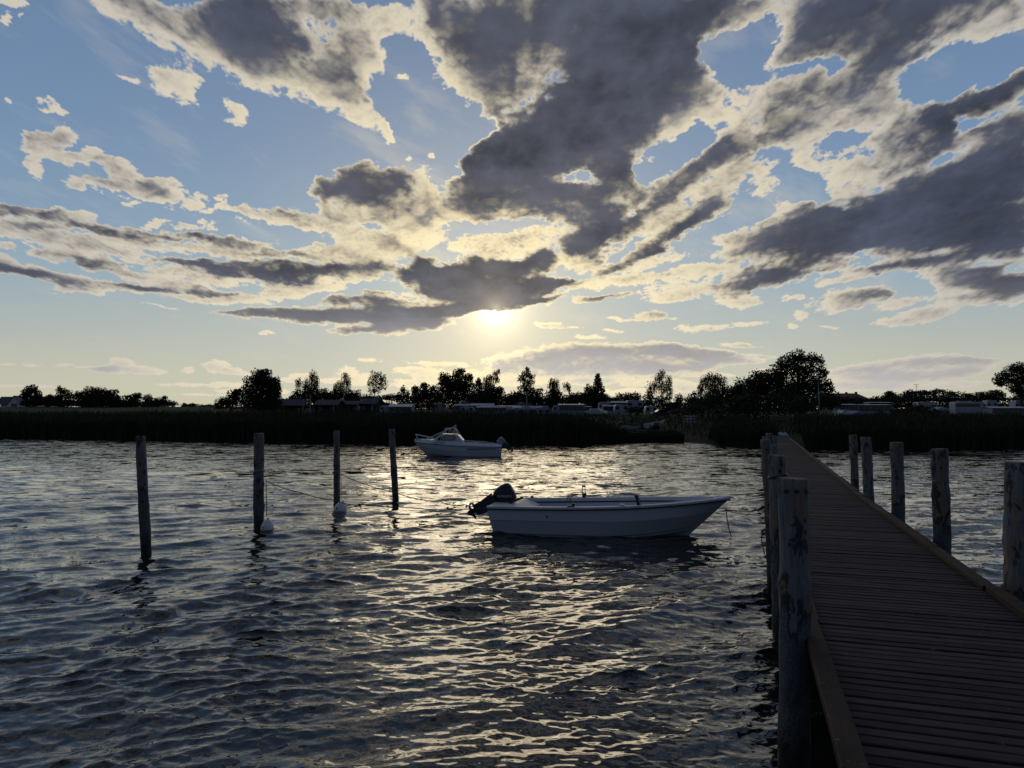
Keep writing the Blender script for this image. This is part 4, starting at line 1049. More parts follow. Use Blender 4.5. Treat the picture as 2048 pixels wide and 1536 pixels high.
def hull_mesh(secs):
    mb = MB(); rings = []
    for p in secs:
        rings.append([(x, -y, z) for x, y, z in p[::-1]]+[(x, y, z) for x, y, z in p[1:]])
    mb.loft(rings, close=False, caps=False, smooth=False)
    st = rings[0]; mb.add(st, [tuple(range(len(st)))])
    return mb
def text_mesh(curve):
    tmp = bpy.data.objects.new('writing', curve); COL.objects.link(tmp)
    me = bpy.data.meshes.new_from_object(tmp.evaluated_get(bpy.context.evaluated_depsgraph_get()))
    bpy.data.objects.remove(tmp)
    me.name = 'writing'
    if not me.materials: me.materials.append(curve.materials[0])
    o = bpy.data.objects.new('writing', me); COL.objects.link(o)
    return o
def outboard(e, s, paint, leg, tilt, writing=None, wl=None):
    """motor built upright around its clamp at the origin (transom behind +x), then tipped up"""
    o = bpy.data.objects.new('outboard_motor', None); COL.objects.link(o); o.parent = e
    R = Matrix.Rotation(tilt, 3, 'Y')
    def sh(v): return Vector((v[0], v[1], v[2] if v[2] > -.3 else -.3+(v[2]+.3)*.62))
    def tr(mb): mb.v = [tuple(R @ (sh(v)*s)) for v in mb.v]; return mb
    # cowling: rounded head, taller at the back
    rings = []
    for (z, x0, x1, w) in ((.02, -.26, .07, .085), (.06, -.30, .10, .105), (.16, -.34, .12, .125), (.28, -.35, .115, .125), (.38, -.34, .10, .118), (.44, -.31, .06, .10), (.465, -.25, .0, .06)):
        ring = []
        for k in range(20):
            t = 2*math.pi*k/20; c_, s_ = math.cos(t), math.sin(t)
            q = .5
            ring.append(((x0+x1)/2+(x1-x0)/2*math.copysign(abs(c_)**q, c_), w*math.copysign(abs(s_)**q, s_), z))
        rings.append(ring)
    cw = tr(MB().loft(rings)).build('cowling', M[paint], o)
    tr(MB().box((-.11, 0, -.02), (.26, .15, .08))).build('lower_pan', M[leg], o)
    mb = MB().loft([[(-.30, -.07, -.02), (.04, -.08, -.02), (.04, .08, -.02), (-.30, .07, -.02)], [(-.27, -.06, -.30), (.02, -.07, -.30), (.02, .07, -.30), (-.27, .06, -.30)],
                    [(-.27, -.045, -.62), (-.02, -.045, -.62), (-.02, .045, -.62), (-.27, .045, -.62)]], smooth=False)
    mb.box((-.18, 0, -.64), (.30, .17, .018))
    mb.loft([[(-.21, -.02, -.64), (-.10, -.02, -.64), (-.10, .02, -.64), (-.21, .02, -.64)], [(-.20, -.015, -.80), (-.10, -.015, -.80), (-.10, .015, -.80), (-.20, .015, -.80)]], smooth=False)
    mb.tube([(-.30, 0, -.80), (-.24, 0, -.80), (-.10, 0, -.80), (.0, 0, -.80), (.05, 0, -.80)], [.03, .045, .05, .035, .008], 10)
    mb.add([(-.22, 0, -.84), (-.05, 0, -.84), (-.12, .006, -.97), (-.20, .006, -.97), (-.12, -.006, -.97), (-.20, -.006, -.97)], [(0, 1, 2, 3), (1, 0, 5, 4), (3, 2, 4, 5)])
    tr(mb).build('drive_leg', M[leg], o)
    for k in range(3):
        a = k*2.094+.5
        ca, sa = math.cos(a), math.sin(a)
        def P(r, t, x): return (x, r*ca-t*sa, -.80+r*sa+t*ca)
        tr(MB().add([P(.03, -.02, -.30), P(.03, .02, -.34), P(.12, .055, -.35), P(.135, -.01, -.31), P(.10, -.05, -.29)], [(0, 1, 2, 3, 4), (4, 3, 2, 1, 0)])).build('propeller_blade', M['engine_grey'], o)
    R2 = Matrix.Rotation(tilt*.0, 3, 'Y')
    mb = MB().box((.035*s, 0, -.10*s), (.05*s, .20*s, .26*s)).box((-.03*s, 0, -.06*s), (.12*s, .10*s, .05*s))
    mb.build('clamp_bracket', M[leg], o)
    if writing:
        f = bpy.data.curves.new('writing', 'FONT'); f.body = writing; f.size = wl[1]*s; f.extrude = .0015; f.align_x = 'CENTER'; f.align_y = 'CENTER'
        f.materials.append(M['white_print'])
        t = text_mesh(f); t.parent = cw
        for side in (-1, 1):
            tt = t if side == -1 else t.copy()
            if side == 1: COL.objects.link(tt)
            base = Matrix.Rotation(math.radians(90), 4, 'X')
            if side == 1: base = Matrix.Rotation(math.pi, 4, 'Z') @ base
            loc = Vector(wl[0])*s; loc.y = side*wl[2]*s
            tt.matrix_local = R.to_4x4() @ Matrix.Translation(loc) @ base @ Matrix.Rotation(wl[3]*(1 if side == -1 else -1), 4, 'Z')
    return o

def motor_boat():
    a = at(990, 1012, 16.95); b = Vector((4.86, 15.9, 0))
    d = Vector((b.x-a.x, b.y-a.y, 0)); L = d.length
    e = empty('motor_boat', (a.x, a.y, 0), math.atan2(d.y, d.x))
    tag(e, 'open white motor boat with black outboard tipped up, moored beside the pier', 'boat')
    sheer = lambda f: .60+.03*f+.20*f*f
    keel = lambda f: -.16+.10*max(0, (f-.6)/.4)**2
    half = .95
    secs = hull_sections(L, 26, half, sheer, keel, .20, .80, .95, .16, 2.3)
    hull_mesh(secs).build('hull', M['gel'], e)
    # rim: wide rolled edge, black rubber strip below, inner wall
    def rim(off, dz): return [(p[-1][0], p[-1][1]+off, p[-1][2]+dz) for p in secs]
    def strip(name, prof, m):
        for sg in (1, -1):
            rings = []
            for p in secs:
                x, y, z = p[-1]
                rings.append([(x, sg*max(y+o_, .004), z+dz) for o_, dz in prof])
            mb = MB().loft(rings, close=True, caps=True, smooth=False)
            mb.build(name, M[m], e)
    strip('gunwale', [(.022, -.022), (.022, .012), (.008, .026), (-.10, .026), (-.115, .012), (-.115, -.02)], 'gel_dirty')
    strip('rub_rail', [(.030, -.048), (.030, -.024), (-.002, -.024), (-.002, -.048)], 'rubber')
    # strake shadow lines along the topsides: dark strips standing in for ledge shade
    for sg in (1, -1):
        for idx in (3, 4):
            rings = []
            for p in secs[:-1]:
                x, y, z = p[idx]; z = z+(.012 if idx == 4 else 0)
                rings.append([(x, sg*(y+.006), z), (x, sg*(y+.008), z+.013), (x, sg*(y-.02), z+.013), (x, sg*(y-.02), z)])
            MB().loft(rings, smooth=False).build('ledge_shadow_strip', M['ledge_shade'], e)
    # inside liner
    mb = MB(); rings = []
    for i, p in enumerate(secs[1:-1]):
        x, y, z = p[-1]; y = max(y-.118, .01); x = min(x, L-.30)
        x1 = min(p[4][0], x); y1 = min(y*.97, max(p[4][1]-.06, .006)); x2 = min(p[3][0], x1); y2 = min(y1*.85, max(p[3][1]-.06, .006))
        rings.append([(x, -y, z+.010), (x1, -y1, z-.20), (x2, -y2, .17), (x2, y2, .17), (x1, y1, z-.20), (x, y, z+.010)])
    mb.loft(rings, close=False, caps=False, smooth=False); mb.add(rings[0], [tuple(range(6))]); mb.add(rings[-1], [tuple(range(6))[::-1]])
    mb.build('inner_liner', M['gel_in'], e)
    # dark fender strip round the inner wall
    for sg in (1, -1):
        rings = []
        for p in secs[3:-4]:
            x, y, z = p[-1]; y = max(y-.124, .01)
            rings.append([(x, sg*y, z-.055), (x, sg*y, z-.085), (x, sg*(y-.018), z-.085), (x, sg*(y-.018), z-.055)])
        MB().loft(rings, smooth=False).build('inner_strip', M['rubber'], e)
    # stern deck with motor well, foredeck, thwarts
    z0 = sheer(.04)
    MB().add([(.02, -.84, z0+.022), (.62, -.80, z0+.024), (.98, -.76, z0-.10), (.98, .76, z0-.10), (.62, .80, z0+.024), (.02, .84, z0+.022),
              (.02, -.84, z0-.02), (.62, -.80, z0-.10), (.98, -.76, z0-.34), (.98, .76, z0-.34), (.62, .80, z0-.10), (.02, .84, z0-.02)],
             [(0, 1, 4, 5), (1, 2, 3, 4), (8, 7, 10, 9), (0, 6, 7, 1), (1, 7, 8, 2), (2, 8, 9, 3), (3, 9, 10, 4), (4, 10, 11, 5), (6, 0, 5, 11)]).build('stern_deck', M['gel_dirty'], e)
    fore = [p for p in secs if p[-1][0] > L*.90]
    mb = MB(); rings = [[(p[-1][0], -max(p[-1][1]-.02, .006), p[-1][2]+.012), (p[-1][0], 0, p[-1][2]+.05), (p[-1][0], max(p[-1][1]-.02, .006), p[-1][2]+.012)] for p in fore]
    mb.loft(rings, close=False, caps=False).build('foredeck', M['gel_in'], e)
    for x in (1.9, 3.2):
        MB().box((x, 0, .40), (.30, 1.46, .05)).box((x, 0, .28), (.22, 1.30, .22)).build('thwart', M['gel_in'], e)
    # fittings
    def yy(x):
        for p, q in zip(secs, secs[1:]):
            if p[-1][0] <= x <= q[-1][0]:
                f = (x-p[-1][0])/(q[-1][0]-p[-1][0]); return p[-1][1]+(q[-1][1]-p[-1][1])*f, p[-1][2]+(q[-1][2]-p[-1][2])*f
        return .5, .7
    def nearpt(x, inset=.05): y, z = yy(x); return Vector((x, -(y-inset), z+.026))
    def farpt(x, inset=.05): y, z = yy(x); return Vector((x, y-inset, z+.026))
    p = farpt(1.72); MB().tube([p, p+Vector((0, 0, .09)), p+Vector((.05, 0, .13)), p+Vector((.30, 0, .13)), p+Vector((.33, 0, .09)), p+Vector((.33, 0, 0))], .012).build('grab_handle', M['metal'], e)
    p = farpt(1.66, .10); MB().tube([p+Vector((.04*math.sin(t)*1.0, -.02, -.06-.09*math.cos(t))) for t in np.linspace(0, 6.28*3, 40)], .010, 5).build('rope_coil', M['rope'], e)
    p = farpt(2.02, .06); mb = MB().box(p+Vector((0, 0, .04)), (.07, .07, .12)).box(p+Vector((.05, 0, .08)), (.03, .05, .07))
    for dx in (-.035, .035): mb.box(p+Vector((dx, 0, .18)), (.014, .03, .18))
    mb.box(p+Vector((0, 0, .27)), (.085, .04, .04)); mb.build('rod_holder', M['rubber'], e)
    p = nearpt(1.96); MB().box(p+Vector((0, 0, .03)), (.06, .06, .09)).box(p+Vector((-.07, 0, .0)), (.12, .07, .05)).build('rowlock', M['rubber'], e)
    p = farpt(2.62); MB().tube([p, p+Vector((0, 0, .05))], .012).tube([p+Vector((-.035, 0, .14)), p+Vector((-.035, 0, .08)), p+Vector((0, 0, .05)), p+Vector((.035, 0, .08)), p+Vector((.035, 0, .14))], .010).build('rowlock', M['metal'], e)
    p = nearpt(3.36, .09); MB().beam(p+Vector((.03, 0, -.04)), p+Vector((-.03, .02, .21)), .085, .06).box(p+Vector((-.05, .02, .19)), (.05, .05, .05)).build('fender_holder', M['rubber'], e)
    p = nearpt(3.02); MB().box(p+Vector((0, .03, .015)), (.10, .04, .04)).build('cleat', M['metal'], e)
    p = farpt(.75); MB().ball(p+Vector((0, 0, .02)), .035).build('deck_button', M['rubber'], e)
    MB().beam((.40, -.30, z0+.03), (.72, -.25, z0+.17), .05, .05).build('tiller_handle', M['rubber'], e)
    MB().tube([(1.38, -.925, .44), (1.38, -.945, .44)], .02, 8).build('drain_fitting', M['rubber'], e)
    m = outboard(e, 1.06, 'engine', 'engine_leg', math.radians(60), 'YAMAHA', ((-.10, 0, .25), .085, .128, math.radians(-118)))
    m.location = (.08, 0, z0-.05)
    return e
motor_boat()

def cabin_boat():
    D = 45.9
    bow = at(829, 884, D); L = (1003-829)/FPX*D
    # bow points left: the boat's own x axis (stern to stem) runs towards -X
    e = empty('cabin_boat', (bow.x+L, D, 0), math.pi)
    tag(e, 'white cabin cruiser with bow rail moored in front of the reeds', 'boat')
    sheer = lambda f: .60+.02*f+.26*f*f
    keel = lambda f: -.22+.16*max(0, (f-.6)/.4)**2
    secs = hull_sections(L, 26, 1.05, sheer, keel, .30, .86, .85, .05, 2.1)
    hull_mesh(secs).build('hull', M['gel'], e)
    for sg in (1, -1):
        for dz0, dz1, m, nm, o_ in ((.0, .035, 'navy', 'rub_rail', .022), (-.30, -.285, 'navy', 'chine_line', .012)):
            rings = []
            for p in secs[:-1]:
                x, y, z = p[-1]
                if nm == 'chine_line': x, y, z = p[4][0], p[4][1], p[4][2]+.16; dz0 = 0; dz1 = .014
                rings.append([(x, sg*(y+o_), z+dz0), (x, sg*(y+o_), z+dz1), (x, sg*(y-.02), z+dz1), (x, sg*(y-.02), z+dz0)])
            MB().loft(rings, smooth=False).build(nm, M[m], e)
        y = 1.072
        MB().prism([(.30, .50), (2.05, .47), (2.25, .52), (.38, .535)], sg*(y-.03), sg*(y-.0)).build('side_stripe', M['navy'], e)
        MB().prism([(.55, .503), (1.5, .49), (1.6, .515), (.6, .522)], sg*(y-.01), sg*(y+.004)).build('side_stripe', M['stripe_red'], e)
    # deck moulding rising to the bow
    rings = []
    for p in secs:
        x, y, z = p[-1]; f = x/L
        h = .14+.10*min(1, max(0, (f-.25)/.4))-.10*max(0, (f-.75)/.25)
        y2 = max(y-.16, .01)
        if f < .46: rings.append([(x, -y, z+.03), (x, -y2, z+.03+h), (x, -y2+.05, z+.03+h), (x, -y2+.05, z-.1), (x, y2-.05, z-.1), (x, y2-.05, z+.03+h), (x, y2, z+.03+h), (x, y, z+.03)])
        else: rings.append([(x, -y, z+.03), (x, -y2, z+.03+h), (x, -y2*.6, z+.06+h), (x, -.02, z+.09+h), (x, .02, z+.09+h), (x, y2*.6, z+.06+h), (x, y2, z+.03+h), (x, y, z+.03)])
    MB().loft(rings, smooth=False).build('deck', M['gel'], e)
    # cabin house
    def sect(x, zt, wb, wt): return [(x, -wb, .80), (x, -wt, zt-.05), (x, -wt*.8, zt), (x, wt*.8, zt), (x, wt, zt-.05), (x, wb, .80)]
    MB().loft([sect(2.45, 1.02, .86, .80), sect(2.62, 1.22, .86, .76), sect(2.80, 1.40, .85, .72), sect(3.75, 1.45, .80, .68), sect(4.30, 1.12, .74, .60), sect(4.45, 1.0, .70, .58)], smooth=False).build('cabin', M['gel'], e)
    for sg in (1, -1):
        def q(x, z): return (x, sg*(.865-(z-.80)*.19+.012-.045*max(0, (x-2.9))), z)
        out = [(2.98, 1.04), (2.92, 1.12), (2.94, 1.32), (3.0, 1.37), (3.55, 1.36), (3.72, 1.29), (3.86, 1.12), (3.84, 1.06), (3.76, 1.03)]
        cx, cz = 3.36, 1.20
        fr = [q(x, z) for x, z in out]; inn = [q(cx+(x-cx)*.9, cz+(z-cz)*.83) for x, z in out]
        n = len(out)
        MB().add(fr+inn, [(i, (i+1) % n, (i+1) % n+n, i+n) for i in range(n)]+[((i+1) % n, i, i+n, (i+1) % n+n) for i in range(n)]).build('window_frame', M['rubber'], e)
        MB().add([(x, y-sg*.006, z) for x, y, z in inn], [tuple(range(n)), tuple(range(n))[::-1]]).build('window', M['curtain'], e)
        MB().prism([(3.92, 1.03), (4.10, 1.05), (3.95, 1.22), (3.82, 1.30)], sg*.775, sg*.785).build('front_side_window', M['window'], e)
        f = bpy.data.curves.new('writing', 'FONT'); f.body = 'TEAM RAN'; f.size = .15; f.extrude = .002; f.align_x = 'CENTER'; f.space_character = 1.15; f.space_word = 1.4
        f.materials.append(M['black_print']); t = text_mesh(f); t.parent = e
        t.location = (4.02, sg*.905, .825); t.rotation_euler = (math.radians(90-8), 0, 0 if sg == -1 else math.pi)
        t.rotation_euler = (math.radians(78), 0, math.pi+.10 if sg == 1 else -.10)
    # windscreen
    MB().add([(4.24, -.60, 1.15), (3.80, -.62, 1.42), (3.80, .62, 1.42), (4.24, .60, 1.15)], [(0, 1, 2, 3), (3, 2, 1, 0)]).build('windscreen', M['window'], e)
    MB().tube([(4.26, -.62, 1.16), (3.80, -.64, 1.45), (3.80, .64, 1.45), (4.26, .62, 1.16), (4.26, -.62, 1.16)], .018).build('windscreen_frame', M['metal'], e)
    # bow rail, with stanchions
    zb = sheer(1)+.06
    for sg in (1, -1):
        MB().tube([(4.35, sg*.62, 1.12), (5.30, sg*.20, 1.34), (5.56, 0, 1.40)], .018).build('bow_rail', M['metal'], e)
        MB().tube([(5.28, sg*.10, zb-.02), (5.56, 0, 1.40)], .016).build('bow_stanchion', M['metal'], e)
        # mast struts folded forward over the cabin
        MB().tube([(5.05, sg*.15, 1.00), (3.10, sg*.30, 1.86), (3.00, sg*.30, 1.90)], .018).build('mast_strut', M['metal'], e)
        MB().tube([(3.05, sg*.30, 1.88), (2.72, sg*.66, 1.42)], .018).build('mast_strut', M['metal'], e)
        MB().tube([(3.62, sg*.5, 1.46), (3.62, sg*.5, 1.78)], .016).build('roof_rail_upright', M['metal'], e)
        MB().tube([(3.62, sg*.5, 1.78), (3.08, sg*.5, 1.78)], .016).build('roof_rail', M['metal'], e)
        MB().tube([(3.40, sg*.5, 1.46), (3.30, sg*.5, 1.77)], .014).build('roof_rail_upright', M['metal'], e)
        # side rail aft
        MB().tube([(2.45, sg*.95, .95), (1.2, sg*.98, .88), (.45, sg*.95, .76)], .016).build('side_rail', M['metal'], e)
        for x in (1.1, 1.85): MB().tube([(x, sg*.97, .72), (x, sg*.97, .91)], .012).build('rail_post', M['metal'], e)
    MB().tube([(3.05, -.32, 1.88), (3.05, .32, 1.88)], .02).box((3.0, 0, 1.93), (.16, .14, .09)).tube([(2.97, .0, 1.93), (2.97, 0, 2.02)], .02).build('mast_head_lamp', M['white'], e)
    MB().tube([(3.22, -.1, 1.47), (2.96, -.1, 1.80)], .07, 8).build('rolled_canvas', M['canvas'], e)
    MB().add([(3.15, -.35, 1.47), (2.85, -.35, 1.47), (2.98, -.3, 1.80), (3.15, .35, 1.47), (2.85, .35, 1.47), (2.98, .3, 1.80)], [(0, 1, 2), (3, 5, 4), (0, 3, 4, 1), (1, 4, 5, 2), (2, 5, 3, 0)]).build('folded_hood', M['canvas'], e)
    MB().box((.04, 0, .45), (.06, 1.7, .5)).build('transom_board', M['gel'], e)
    MB().tube([(.62, 1.071, .06), (.62, 1.09, .06)], .025, 8).build('drain_fitting', M['rubber'], e)
    m = outboard(e, 1.05, 'engine_grey', 'engine_leg', math.radians(48)); m.location = (-.06, 0, .68)
    rope('rope', [at(840, 893, D), at(811, 908.5, D-.8)], .0095, 'rope', 'mooring line from the cabin boat bow down to the water', .0, seed=31)
    tag(MB().ball(at(805, 909, D-.8), (.14, .08, .05)).ball(at(808, 908, D-.8), (.06, .06, .06)).build('mooring_float', M['seaweed']), 'small dark float on the water left of the cabin boat', 'float')
cabin_boat()

# ------------------------------------------------------------------ trees
def leaf_cards(P, size, r, flat=0.0):
    n = len(P)
    a = r.randn(n, 3); a[:, 2] *= (1-flat); a /= np.linalg.norm(a, axis=1)[:, None]+1e-9
    b = r.randn(n, 3); b -= (b*a).sum(1)[:, None]*a; b /= np.linalg.norm(b, axis=1)[:, None]+1e-9
    s = (size*(.55+.9*r.rand(n)))[:, None]
    w = s*(.55+.35*r.rand(n))[:, None]
    V = np.stack([P-a*s*.5, P+b*w*.5, P+a*s*.5, P-b*w*.5], 1).reshape(-1, 3)
    F = np.arange(4*n).reshape(-1, 4)
    return V, F
def tree(name, label, depth, blobs, cat='tree', leaf='leaf', size=.34, dens=46, trunk=None, trunk_mat='trunk', tr=.22, gaps=.35, droop=0.0, seed=1, group='trees', limbs=True, spiky=0.0, thick=.8):
    """blobs: clumps of the crown as seen, (x, y, rx, ry) in picture pixels at that depth; they get real size and depth"""
    r = np.random.RandomState(seed)
    cx = sum(b[0]*b[2]*b[3] for b in blobs)/sum(b[2]*b[3] for b in blobs)
    tx = trunk if trunk is not None else cx
    base = at(tx, 828, depth); base.z = gz(base.x, base.y)
    e = empty(name, base)
    allV = []; allF = []; off = 0
    k = depth/FPX; dens = dens*2.1; size = size*1.12
    cents = []
    for (px, py, rx, ry) in blobs:
        c = at(px, py, depth)
        RX, RZ = rx*k, ry*k; RY = max(RX*thick, .8)
        RY = min(RY, 5.0)
        yo = r.uniform(-.35, .35)*RY
        cents.append((Vector((c.x, c.y+yo, c.z)), RX, RZ))
        if droop > 0:
            ns = int(RX*RZ*3.14*dens*.16)+6
            d = r.randn(ns, 3); d /= np.linalg.norm(d, axis=1)[:, None]
            q = d*(r.rand(ns, 1)**.5)
            S = np.stack([c.x+q[:, 0]*RX, c.y+yo+q[:, 1]*RY, c.z+q[:, 2]*RZ*.9+RZ*.1], -1)
            ln = droop*(.4+.9*r.rand(ns)); per = 9
            f = np.tile(np.arange(per)/per, (ns, 1))
            X = S[:, None, 0]+r.randn(ns, per)*.05+.15*f*r.randn(ns, 1)
            Y = S[:, None, 1]+r.randn(ns, per)*.07
            Z = S[:, None, 2]-f*ln[:, None]
            P = np.stack([X, Y, Z], -1).reshape(-1, 3)
            V, F = leaf_cards(P, size*.72, r)
            allV.append(V); allF.append(F+off); off += len(V)
            core_n = int(RX*RZ*3.14*dens*.22)
        else:
            core_n = int(RX*RZ*3.14*dens)
        n = max(core_n, 20)
        d = r.randn(n, 3); d /= np.linalg.norm(d, axis=1)[:, None]
        rad = r.rand(n)**.42
        # lumpy outline
        lump = 1+.20*np.sin(d[:, 0]*5+seed)+.16*np.sin(d[:, 2]*7+seed*2)+.12*np.sin(d[:, 1]*9+d[:, 0]*6)
        rad = rad*np.clip(lump, .6, 1.25)*(1+spiky*np.abs(r.randn(n))*(rad > .9))
        P = np.stack([c.x+d[:, 0]*rad*RX, c.y+yo+d[:, 1]*rad*RY, c.z+d[:, 2]*rad*RZ], -1)
        g = fbm(P[:, 0]*.75+seed*3.1, P[:, 2]*.9+P[:, 1]*.45, 3, 600+seed % 50)
        keep = g > (gaps-.80)
        P = P[keep]
        P[:, 2] = np.maximum(P[:, 2], ground_z(P[:, 0], P[:, 1])+.1)
        V, F = leaf_cards(P, size, r)
        allV.append(V); allF.append(F+off); off += len(V)
    V = np.concatenate(allV)-np.array(base)[None]; F = np.concatenate(allF)
    crown = link_mesh('crown', np_mesh('crown', V, F, M[leaf]), e)
    mb = MB(); top = max(cents, key=lambda c: c[0].z+c[1]*.1)
    tz = top[0].z-base.z
    tp = Vector((top[0].x-base.x, top[0].y-base.y, tz))
    rr = random.Random(seed)
    mid = Vector((tp.x*.35+rr.uniform(-.15, .15), tp.y*.4, tz*.45))
    mb.tube([(0, 0, -.3), (0, 0, .3), mid, tp*.8, tp], [tr*1.35, tr, tr*.72, tr*.4, tr*.12], 8)
    if limbs:
        for (c, RX, RZ) in cents:
            q = c-base; s = mid*rr.uniform(.7, 1.2); m2 = s.lerp(q, .5)+Vector((0, 0, .25))
            mb.tube([s, m2, q], [tr*.42, tr*.28, tr*.07], 5)
            for _ in range(5):
                a = Vector((rr.uniform(-1, 1)*RX*.85, rr.uniform(-.5, .5)*RX, rr.uniform(-.4, .95)*RZ*.9))
                mb.tube([q*.9+m2*.1, q+a*.5, q+a], [tr*.16, tr*.10, tr*.03], 4)
    mb.build('trunk', M[trunk_mat], e)
    tag(e, label, cat, group)
    return e

T1 = 'trees on the far left by the white house'
tree('tree', 'round topped tree standing behind the white gabled house', 330, [(62, 782, 17, 11), (52, 792, 14, 10), (76, 795, 12, 12)], size=.55, dens=20, seed=1, group=T1)
tree('bush', 'small dark bush right of the white house', 325, [(97, 803, 12, 13), (100, 795, 7, 7)], 'bush', size=.55, dens=20, seed=2, group=T1)
tree('tree', 'feathery ragged tree with an open crown, left group', 330, [(120, 781, 10, 9), (131, 785, 12, 9), (118, 797, 12, 12), (140, 795, 13, 13)], size=.5, dens=15, seed=3, gaps=.5, group=T1)
tree('tree', 'rounded fuzzy tree at the middle of the left group', 320, [(185, 786, 24, 12), (180, 800, 30, 14), (158, 792, 12, 9)], size=.5, dens=24, seed=4, spiky=.06, group=T1)
tree('tree', 'broad dark dome tree right of the fuzzy one', 318, [(218, 790, 20, 12), (215, 804, 26, 12), (232, 800, 10, 10)], size=.5, dens=26, seed=5, gaps=.2, group=T1)
tree('tree', 'low wide tree past the dome, left skyline', 330, [(262, 797, 18, 10), (275, 792, 8, 7), (258, 808, 22, 8)], size=.5, dens=22, seed=6, group=T1)
tree('bush', 'thin topped bushes stepping down on the left skyline', 330, [(297, 797, 12, 8), (300, 806, 20, 9), (318, 803, 14, 8)], 'bush', size=.45, dens=22, seed=7, group=T1)
tree('tree', 'small umbrella shaped tree ending the left group', 330, [(329, 795, 6, 4), (330, 805, 14, 8), (345, 808, 12, 6)], size=.45, dens=24, seed=8, group=T1)
tree('hedge', 'tiny far hedge on the field edge', 420, [(372, 811, 10, 5), (386, 811, 12, 5), (404, 813, 10, 4), (420, 813, 12, 5)], 'hedge', size=.5, dens=24, seed=9, group=T1, limbs=False)

T2 = 'trees around the camp site'
tree('tree', 'large dome shaped tree with layered drooping boughs left of the cabins', 150,
     [(525, 756, 22, 18), (510, 772, 25, 20), (540, 775, 20, 20), (500, 795, 28, 20), (535, 800, 26, 22), (550, 795, 13, 22), (548, 768, 14, 16), (520, 812, 44, 12), (525, 745, 12, 8)], size=.30, dens=62, seed=11, gaps=.28, tr=.35, group=T2)
tree('bush', 'ragged bushes sloping down left of the large dome tree', 150, [(470, 794, 14, 18), (462, 806, 18, 15), (445, 806, 14, 12), (476, 784, 8, 8), (436, 812, 10, 9)], 'bush', size=.28, dens=50, seed=12, spiky=.08, group=T2)
tree('birch_tree', 'pair of tall weeping birch tops above the first cabins', 190, [(625, 752, 9, 13), (633, 762, 6, 18), (612, 768, 9, 14), (597, 764, 8, 10), (622, 775, 16, 14)], leaf='leaf2', size=.26, dens=46, droop=2.4, trunk_mat='birch', tr=.16, seed=13, gaps=.45, group=T2, cat='tree')
tree('tree', 'dense rounded dark tree under the weeping birch tops', 200, [(600, 793, 22, 14), (630, 790, 26, 13), (585, 800, 10, 8), (655, 792, 14, 10)], size=.34, dens=40, seed=14, group=T2)
tree('birch_tree', 'weeping birch with a leaning top between the cabins', 190, [(690, 752, 9, 9), (696, 763, 8, 12), (680, 766, 9, 8), (672, 772, 7, 7)], leaf='leaf2', size=.26, dens=44, droop=1.9, trunk=684, trunk_mat='birch', tr=.15, seed=15, gaps=.5, group=T2, cat='tree')
tree('tree', 'round dark tree below the leaning birch', 196, [(683, 785, 20, 14), (670, 792, 16, 12), (700, 795, 14, 12)], size=.34, dens=40, seed=16, group=T2)
tree('birch_tree', 'slim birch with a white forked trunk', 176, [(752, 753, 13, 11), (765, 757, 9, 9), (745, 766, 13, 11), (762, 770, 14, 12), (748, 781, 14, 8)], leaf='leaf2', size=.26, dens=34, trunk=748, trunk_mat='birch', tr=.13, seed=17, gaps=.52, group=T2, cat='tree')
tree('tree', 'small ragged tree just right of the leaning birch', 230, [(649, 783, 9, 8), (714, 786, 11, 8), (705, 792, 14, 7)], size=.34, dens=22, seed=18, gaps=.5, group=T2)
tree('hedge', 'long dark hedge line behind the wooden cabins', 235, [(640, 800, 60, 8), (720, 797, 40, 8), (780, 795, 36, 7), (570, 806, 30, 6), (600, 812, 50, 8), (680, 812, 50, 8), (760, 812, 50, 8)], 'hedge', size=.42, dens=30, seed=19, gaps=.1, group=T2, limbs=False)
tree('tree', 'small open topped tree right of the slim birch', 200, [(806, 780, 7, 9), (812, 791, 12, 9), (799, 792, 10, 8)], size=.34, dens=30, seed=20, gaps=.45, group=T2)
tree('tree', 'twin headed tree left of the tallest centre tree', 195, [(832, 779, 11, 9), (849, 773, 11, 9), (840, 790, 22, 13), (853, 785, 10, 12)], size=.34, dens=42, seed=21, gaps=.3, group=T2)
tree('tree', 'small round tree against the tallest centre tree', 195, [(867, 778, 9, 9), (868, 792, 14, 12)], size=.32, dens=40, seed=22, gaps=.3, group=T2)
tree('tree', 'tallest dark centre tree with ragged arching top', 185, [(889, 757, 14, 12), (915, 752, 13, 12), (922, 742, 9, 6), (905, 768, 28, 16), (936, 755, 10, 8), (900, 785, 32, 18), (930, 775, 20, 18)], size=.32, dens=54, seed=23, gaps=.3, tr=.32, group=T2)
tree('birch_tree', 'drooping birch branch top right of the tallest tree', 186, [(938, 749, 8, 5), (942, 757, 5, 8)], leaf='leaf2', size=.24, dens=34, droop=1.4, trunk=930, trunk_mat='birch', tr=.10, seed=24, gaps=.5, group=T2, cat='tree', limbs=False)
tree('tree', 'small pointed tree between the two large centre trees', 190, [(957, 762, 6, 8), (956, 775, 11, 14), (965, 790, 14, 14)], size=.32, dens=44, seed=25, group=T2)
tree('birch_tree', 'leaning birch whose top bends right over the centre', 184, [(980, 757, 13, 10), (990, 746, 7, 5), (997, 741, 5, 4), (994, 757, 6, 8), (974, 770, 16, 12)], leaf='leaf2', size=.27, dens=44, droop=1.2, trunk=976, trunk_mat='trunk', tr=.16, seed=26, gaps=.4, group=T2, cat='tree')
tree('tree', 'big round dark bushy tree below the leaning birch', 180, [(985, 788, 22, 18), (1000, 782, 10, 10), (975, 800, 22, 12), (948, 798, 20, 14)], size=.32, dens=52, seed=27, gaps=.2, group=T2)
